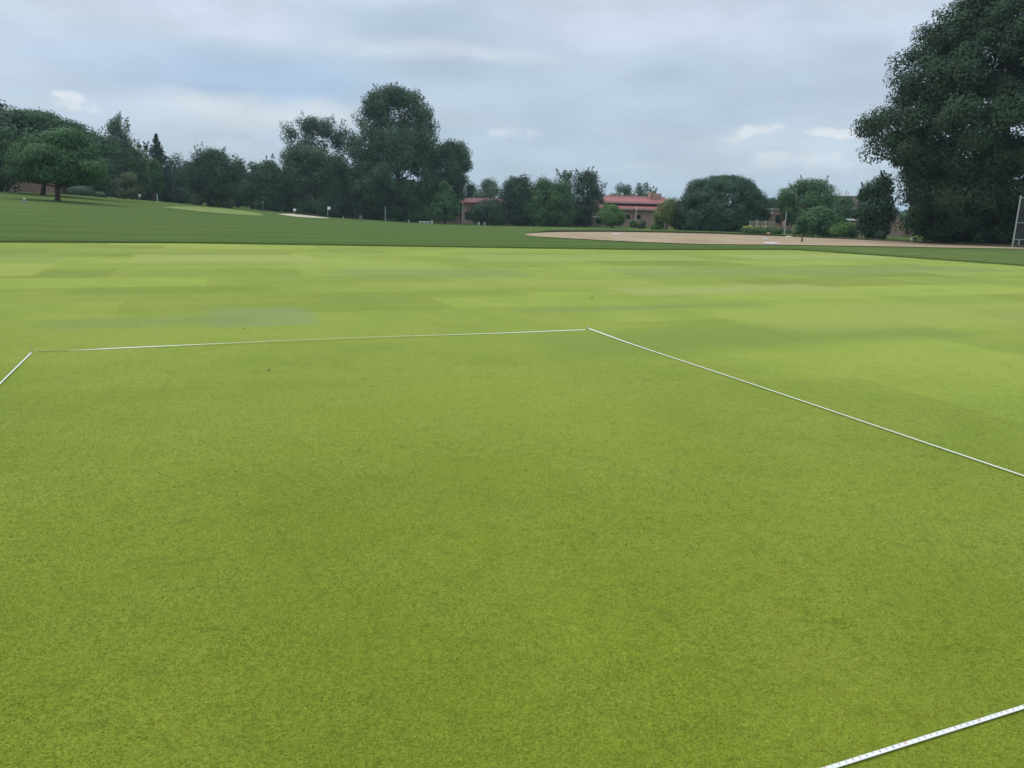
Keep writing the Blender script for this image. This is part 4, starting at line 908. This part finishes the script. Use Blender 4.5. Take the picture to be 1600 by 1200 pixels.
def trellis():
    b = place(1190, 362, 96); root = empty('trellis_fence', b, 'short weathered wooden trellis fence behind the yellow flowers', 'fence'); X = lambda px: at(px, 350, 96)[0]-b[0]
    zt = hgt(b, 1183, 345.3)
    for px, tt, r, m in ((1171.6, .0, .06, M_wood), (1182.6, .12, .10, M_pale_wood), (1195.8, .1, .07, M_pale_wood), (1211, 0, .05, M_wood)):
        x = X(px); mb = MB(); mb.box(x-r, x+r, -r, r, -.1, zt+tt, bev=.01); mb.build('post', m, root)
    x0, x1 = X(1171.6), X(1211)
    mb = MB(); mb.box(x0+.07, x1-.06, -.03, .03, zt-.12, zt-.04); mb.build('rail', M_pale_wood, root)
    mb = MB()
    for x in np.arange(x0+.1, x1-.08, .085): mb.box(x, x+.05, -.012, .012, .15, zt-.125)
    mb.build('slat_panel', M_wood, root)
trellis()
def flower(px, py, size, label):
    b = place(px, py+6.5, 94.5); zt = hgt(b, px, py); rng = np.random.default_rng(int(px*7)); root = empty('yellow_flower', b, label, 'flower', 'yellow flowers before the trellis')
    mb = MB(); mb.tube([(0, 0, -.05), (.02, 0, zt*.5), (0, 0, zt)], [.012, .01, .008], 5); mb.build('stem', LEAF['green'], root)
    P = rng.normal(size=(26, 3))*size*.33; P[:, 2] += zt; V, Fc = leaves(rng, P, rng.normal(size=(26, 3))+[0, -.6, .6], size*.75, .8); raw_mesh('petals', V, Fc, M_yel, root)
    n = 46; P = rng.normal(size=(n, 3))*np.array([.16, .16, .18]); P[:, 2] = rng.uniform(.02, max(.2, zt-.05), n); V, Fc = leaves(rng, P, rng.normal(size=(n, 3))+[0, 0, .5], .16); raw_mesh('leaves', V, Fc, LEAF['green'], root, np.clip(rng.normal(.5, .2, n), 0, 1))
FL = [(1161, 354.3, .13), (1164.2, 354.8, .17), (1168, 354.3, .17), (1172.2, 353.4, .14), (1175, 354.4, .2), (1174.6, 358.4, .1), (1180.5, 354.2, .1), (1185, 354.1, .16), (1190.8, 353.9, .15), (1196, 354.5, .2), (1214.3, 356.6, .18)]
FN = ['outermost yellow bloom left of the trellis', 'second yellow bloom from the left, before the dome evergreen', 'third yellow bloom from the left, close to the first trellis post', 'yellow bloom right at the first trellis post', 'large pale yellow bloom just right of the first trellis post',
      'lone low pale bloom below the others', 'tiny yellow bloom left of the thick trellis post', 'yellow bloom right of the thick trellis post', 'yellow bloom midway between the thick and the slim trellis post', 'brightest yellow bloom in front of the slim trellis post', 'single yellow bloom apart at the right, next to the red flag']
for (px, py, s), l in zip(FL, FN): flower(px, py, s, l)
tree('shrub', 'low dark green flower bed foliage under the yellow flowers', 'shrub', (1188, 364), 93.5, [(363, 1158, 1232), (360, 1157, 1234), (357.5, 1162, 1226)], 'green', 70, 55, .16, .28, 'shrubs by the brick building', tr=.03, nl=4, boughs=0)
tree('shrub', 'yellow green leafy tuft at the left foot of the feathery bush', 'shrub', (1242, 366), 84, [(365, 1236, 1250), (363, 1236, 1250), (361.5, 1239, 1246)], 'yellow', 16, 45, .14, .2, 'shrubs by the brick building', tr=.03, nl=3, boughs=0)
def flag():
    b = place(1225.4, 366, 92); h = hgt(b, 1225.4, 332.6); root = empty('flag_pole', b, 'slim white pole standing before the two humped tree', 'pole')
    mb = MB(); mb.tube([(0, 0, -.1), (0, 0, h)], [.045, .03], 8); mb.build('pole', M_white, root)
    mb = MB(); mb.tube([(0, 0, h+.001), (0, 0, h+.04), (0, 0, h+.08)], [.03, .05, .015], 8); mb.build('finial', M_white, root)
    zt, zb = hgt(b, 1222, 343), hgt(b, 1222, 354.5); mb = MB(); n = 9; rows = 14
    for r_ in range(rows+1):
        z = zt+(zb-zt)*r_/rows
        for i in range(n): t = i/(n-1); mb.v.append((float(-.04-.40*t*(1-.35*r_/rows)), float(-.03+.05*math.sin(t*9+r_*.3)), float(z-.25*t)))
    for r_ in range(rows):
        for i in range(n-1): a = r_*n+i; mb.f.append((a, a+1, a+n+1, a+n)); mb.mi.append((r_//2) % 2)
    o = mb.build('hanging_flag', [M_flagr, M_flagw], None, True); o.location = [float(v) for v in b]
    md = o.modifiers.new('cloth_thickness', 'SOLIDIFY'); md.thickness = .006
    tag(o, 'faded red and white flag hanging limp from the slim white pole', 'flag')
flag()

# backstop frame at the right edge
def backstop():
    b = place(1581.5, 386.8); root = empty('backstop_fence', b, 'tall galvanised pipe backstop with wire mesh cut by the right edge', 'fence'); h = hgt(b, 1594, 307)
    step = 3.05; dx, dy = .93, .36                 # runs to the right and slightly away
    P = [(k*step*dx, k*step*dy) for k in range(4)]
    for x, y in P:
        mb = MB(); mb.tube([(x, y, -.1), (x, y, h)], .045, 10); p = mb.build('post', M_galv, root)
        mb = MB(); mb.tube([(x, y, h+.001), (x, y, h+.05), (x, y, h+.07)], [.055, .05, .015], 10); mb.build('cap', M_galv, p)
    for z in (h-.08, h*.49, h*.16):
        mb = MB(); mb.tube([(P[0][0], P[0][1], z), (P[-1][0], P[-1][1], z)], .030, 8); mb.build('rail', M_galv, root)
    mb = MB(); mb.tube([(.55*dx, .55*dy, -.1), (.55*dx, .55*dy, h*.16-.03)], .04, 8); mb.build('stub_post', M_galv, root)
    mb = MB(); L_ = 3*step; s = .11
    for k in np.arange(-h, L_, s):
        for sg in (1, -1):
            a0, z0, a1, z1 = (k, .05, k+h, h) if sg > 0 else (k, h, k+h, .05)
            lo, hi = max(0, a0), min(L_, a1)
            if hi <= lo: continue
            f = lambda a: z0+(z1-z0)*(a-a0)/(a1-a0)
            mb.tube([(lo*dx, lo*dy-.05, f(lo)), (hi*dx, hi*dy-.05, f(hi))], .0032, 3)
    mb.build('wire_mesh', M_wire, root)
backstop()

def car(px, py, Y, m, label, rz):
    b = place(px, py, Y); root = empty('parked_car', b, label, 'car', 'cars under the huge tree'); root.rotation_euler.z = rz
    def sec(prof, hw): return [[(x, -hw*w, z) for x, z, w in prof], [(x, hw*w, z) for x, z, w in prof]]
    body = [(-2.15, .35, .9), (-2.2, .6, .95), (-2.1, .9, .96), (-1.2, .97, 1), (1.0, .97, 1), (2.0, .80, .95), (2.2, .6, .93), (2.15, .32, .9)]
    mb = MB(); mb.loft(sec(body, .9)); bo = mb.build('body', m, root)
    cab = [(-1.85, .972, .93), (-1.35, 1.42, .78), (.25, 1.45, .78), (1.05, .972, .93)]
    mb = MB(); mb.loft(sec(cab, .88)); cb = mb.build('cabin', m, root)
    for sg in (-1, 1):
        mb = MB(); mb.loft([[(x, sg*y0, z) for x, z, y0 in [(-1.6, 1.0, .825), (-1.25, 1.36, .715), (.2, 1.38, .712), (.8, 1.0, .825)]], [(x, sg*(y0+.012), z) for x, z, y0 in [(-1.6, 1.0, .825), (-1.25, 1.36, .715), (.2, 1.38, .712), (.8, 1.0, .825)]]]); mb.build('side_window', M_glass, cb)
        for x in (-1.35, 1.35):
            mb = MB(); mb.tube([(x, sg*.70, .32), (x, sg*.90, .32)], .32, 18); t = mb.build('wheel', M_rubber, root)
            mb = MB(); mb.tube([(x, sg*.885, .32), (x, sg*.912, .32)], .2, 14); mb.build('rim', M_galv, t)
        mb = MB(); mb.box(2.12, 2.2, sg*.55-.15, sg*.55+.15, .6, .74, bev=.02); mb.build('headlight', M_offw, root)
car(1543, 374, 82, M_white, 'white car glimpsed under the low branches of the huge tree', R(12))
car(1567, 375, 88, M_offw, 'second pale car farther right, mostly hidden behind the huge tree', R(8))

# ------------------------------------------------------------------ the taped plot on the green
A_, B_ = flat(50, 551), flat(918, 516); E1 = (B_-A_)/np.linalg.norm(B_-A_); E2 = np.array([E1[1], -E1[0]])
def flatz(px, py, z): x, y, w = ray(px, py); k = -(CAM_H-z)/w; return np.array([x*k, y*k])
def meet(p, d, q, e): k = (e[0]*(q[1]-p[1])-e[1]*(q[0]-p[0]))/(d[1]*e[0]-d[0]*e[1]); return p+d*k
N0, N1 = flatz(1304, 1200, .007), flatz(1600, 1103.5, .007); EN = (N1-N0)/np.linalg.norm(N1-N0); EM = np.array([EN[1], -EN[0]])
D_ = meet(N0, EN, B_, flat(1601, 746)-B_); C_ = meet(N0, EN, A_, flat(0, 600)-A_); P0 = flatz(1416, 1162.5, .007)
TW = .0156
def ribbon(p, q, zf, rollf, n=160, trim=(0, 0)):
    d = q-p; L = np.linalg.norm(d); d = d/L; nn = np.array([-d[1], d[0]]); mb = MB(); rows = []
    for i in range(n+1):
        s = trim[0]+(L-trim[0]-trim[1])*i/n; t = s/L; c = p+d*s+nn*(.012*math.sin(t*5.1)*math.sin(t*math.pi)); a = rollf(t); z = zf(t)+abs(math.sin(a))*TW/2
        w = np.array([nn[0]*math.cos(a), nn[1]*math.cos(a), math.sin(a)])*TW/2; up = np.array([-nn[0]*math.sin(a), -nn[1]*math.sin(a), math.cos(a)])*.00035
        cc = np.array([c[0], c[1], z]); bow = up*2.2
        rows.append([cc-w-up, cc-up+bow, cc+w-up, cc+w+up, cc+up+bow, cc-w+up])
    mb.loft(rows); return mb
lift = lambda t: .006+.005*math.sin(math.pi*t)
def tape(p, q, zf, rf, label, **k):
    o = ribbon(p, q, zf, rf, **k).build('measuring_tape', M_tape, None, True, origin=(p[0], p[1], 0)); return tag(o, label, 'tape measure', 'white tapes around the plot')
tape(A_, B_, lambda t: .006+.016*math.sin(math.pi*min(1, t*1.05))**2, lambda t: R(-46)*math.exp(-(t/.05)**2)+R(16)*math.exp(-((t-.15)/.09)**2)-R(6)*math.exp(-((t-.5)/.2)**2)+R(20)*math.exp(-((t-1)/.2)**2), 'white tape across the far side of the plot, between the two corner pins', trim=(.05, .03))
tape(B_, D_, lambda t: .006+.018*math.exp(-(t/.1)**2)+.008*math.sin(math.pi*t), lambda t: R(24)*math.exp(-(t/.14)**2)+R(2)*math.sin(t*9), 'white tape running from the far corner down to the right edge', trim=(.03, 0))
tape(A_, C_, lift, lambda t: R(10)*math.sin(t*6), 'short bit of white tape cut by the left edge, below the left corner pin', trim=(.03, 0))
nt = tape(C_, D_, lambda t: .007, lambda t: 0., 'near white tape with black inch numbers at the bottom right corner')
def ink(txts, name, m, size, parent):
    V = []; Fs = []; dg = bpy.context.evaluated_depsgraph_get()
    for s, pt, sc in txts:
        cu = bpy.data.curves.new('t', 'FONT'); cu.body = s; cu.size = size*sc; cu.align_x = 'CENTER'; cu.align_y = 'CENTER'; cu.extrude = .0001; cu.offset = 0
        to = bpy.data.objects.new('t', cu); scene.collection.objects.link(to); dg.update(); me = bpy.data.meshes.new_from_object(to.evaluated_get(dg)); off = len(V)
        for v in me.vertices:
            q = pt+EN*v.co.x-EM*v.co.y; V.append((q[0]-C_[0], q[1]-C_[1], .0096+v.co.z))
        Fs += [tuple(off+i for i in p.vertices) for p in me.polygons]
        bpy.data.objects.remove(to); bpy.data.curves.remove(cu); bpy.data.meshes.remove(me)
    mb = MB(); mb.v = [tuple(map(float, v)) for v in V]; mb.f = Fs; mb.mi = [0]*len(Fs)
    return mb.build(name, m, parent)
u0 = float((P0-C_).dot(EN)); FT = .3048
def onC(u): 
    t = u/np.linalg.norm(D_-C_); return C_+EN*u-EM*(.012*math.sin(t*5.1)*math.sin(t*math.pi))
black, red = [], []
for k in range(-1, 3):
    fu = u0+k*FT
    red.append(('%dF' % (9+k), onC(fu), 1.0))
    for i in range(1, 12): black.append((str(i), onC(fu+i*FT/12), 1.0))
ink(black, 'inch_numerals', M_ink, .0112, nt); ink(red, 'foot_numerals', M_red, .0118, nt)
def pin(p, h, r, label, lean):
    root = empty('corner_pin', (p[0], p[1], 0), label, 'pin', 'pins at the plot corners')
    mb = MB(); mb.tube([(0, 0, -.02), (lean*.5, 0, h*.5), (lean, 0, h)], r, 8); mb.build('shaft', M_pale_wood, root)
    mb = MB(); mb.tube([(lean, 0, h+.0005), (lean, 0, h+.006), (lean, 0, h+.009)], [r*1.7, r*1.7, r*.7], 8); mb.build('head', M_offw, root)
pin(A_+np.array([-.005, .012]), .062, .0028, 'thin pale pin upright at the left far corner of the taped plot', .002)
pin(B_+np.array([.0, .016]), .036, .008, 'stubby pale peg at the far right corner of the taped plot', .004)
pin(D_, .04, .004, 'pin holding the tape corner just beyond the right edge', .003); pin(C_, .04, .004, 'pin holding the tape corner below the bottom left of the view', .002)

def dead_leaf(px, py, s, rz, label):
    p = flat(px, py); mb = MB(); n = 7; rows = []
    for i in range(n):
        t = i/(n-1); w = s*.30*math.sin(math.pi*(t*.92+.04)); z = .004+s*.22*math.sin(t*2.7); x = (t-.5)*s
        rows.append([(x, -w, z+w*.5), (x, 0, z), (x, w, z+w*.6), (x, w, z+w*.6+.0015), (x, 0, z+.0015), (x, -w, z+w*.5+.0015)])
    mb.loft(rows); mb.tube([(-.5*s, 0, .005), (-.75*s, .02*s, .010)], [.0016, .001], 5)
    o = mb.build('fallen_leaf', M_leaf, None, True); o.location = (float(p[0]), float(p[1]), 0); o.rotation_euler.z = rz; tag(o, label, 'leaf', 'dark leaves on the green')
dead_leaf(420, 580.4, .034, .1, 'dark curled leaf inside the taped plot, left of its middle')
dead_leaf(822.5, 736, .012, .8, 'tiny dark leaf scrap near the centre of the taped plot')
dead_leaf(925.5, 467, .05, .3, 'dark leaf on the green beyond the far corner of the plot')
dead_leaf(381, 514.5, .03, 2.2, 'dark speck of leaf beyond the far tape, by the greyish turf plot')
dead_leaf(1470, 432.5, .05, 1.2, 'dark leaf scrap far off on the right part of the green')

# ------------------------------------------------------------------ thin summer haze
def haze():
    g_ = bpy.data.materials.new('haze'); g_.use_nodes = True; g = G(g_.node_tree); g.n.remove(g.n['Principled BSDF'])
    v = g.node('ShaderNodeVolumePrincipled'); v.inputs['Color'].default_value = (.74, .93, 1, 1); v.inputs['Density'].default_value = .00038; v.inputs['Anisotropy'].default_value = .2
    g.l.new(v.outputs[0], g.n['Material Output'].inputs['Volume'])
    mb = MB(); mb.box(-4000, 4000, -4000, 4000, -4.5, 32); o = mb.build('haze', g_); tag(o, kind='stuff'); o.display_type = 'WIRE'
haze()
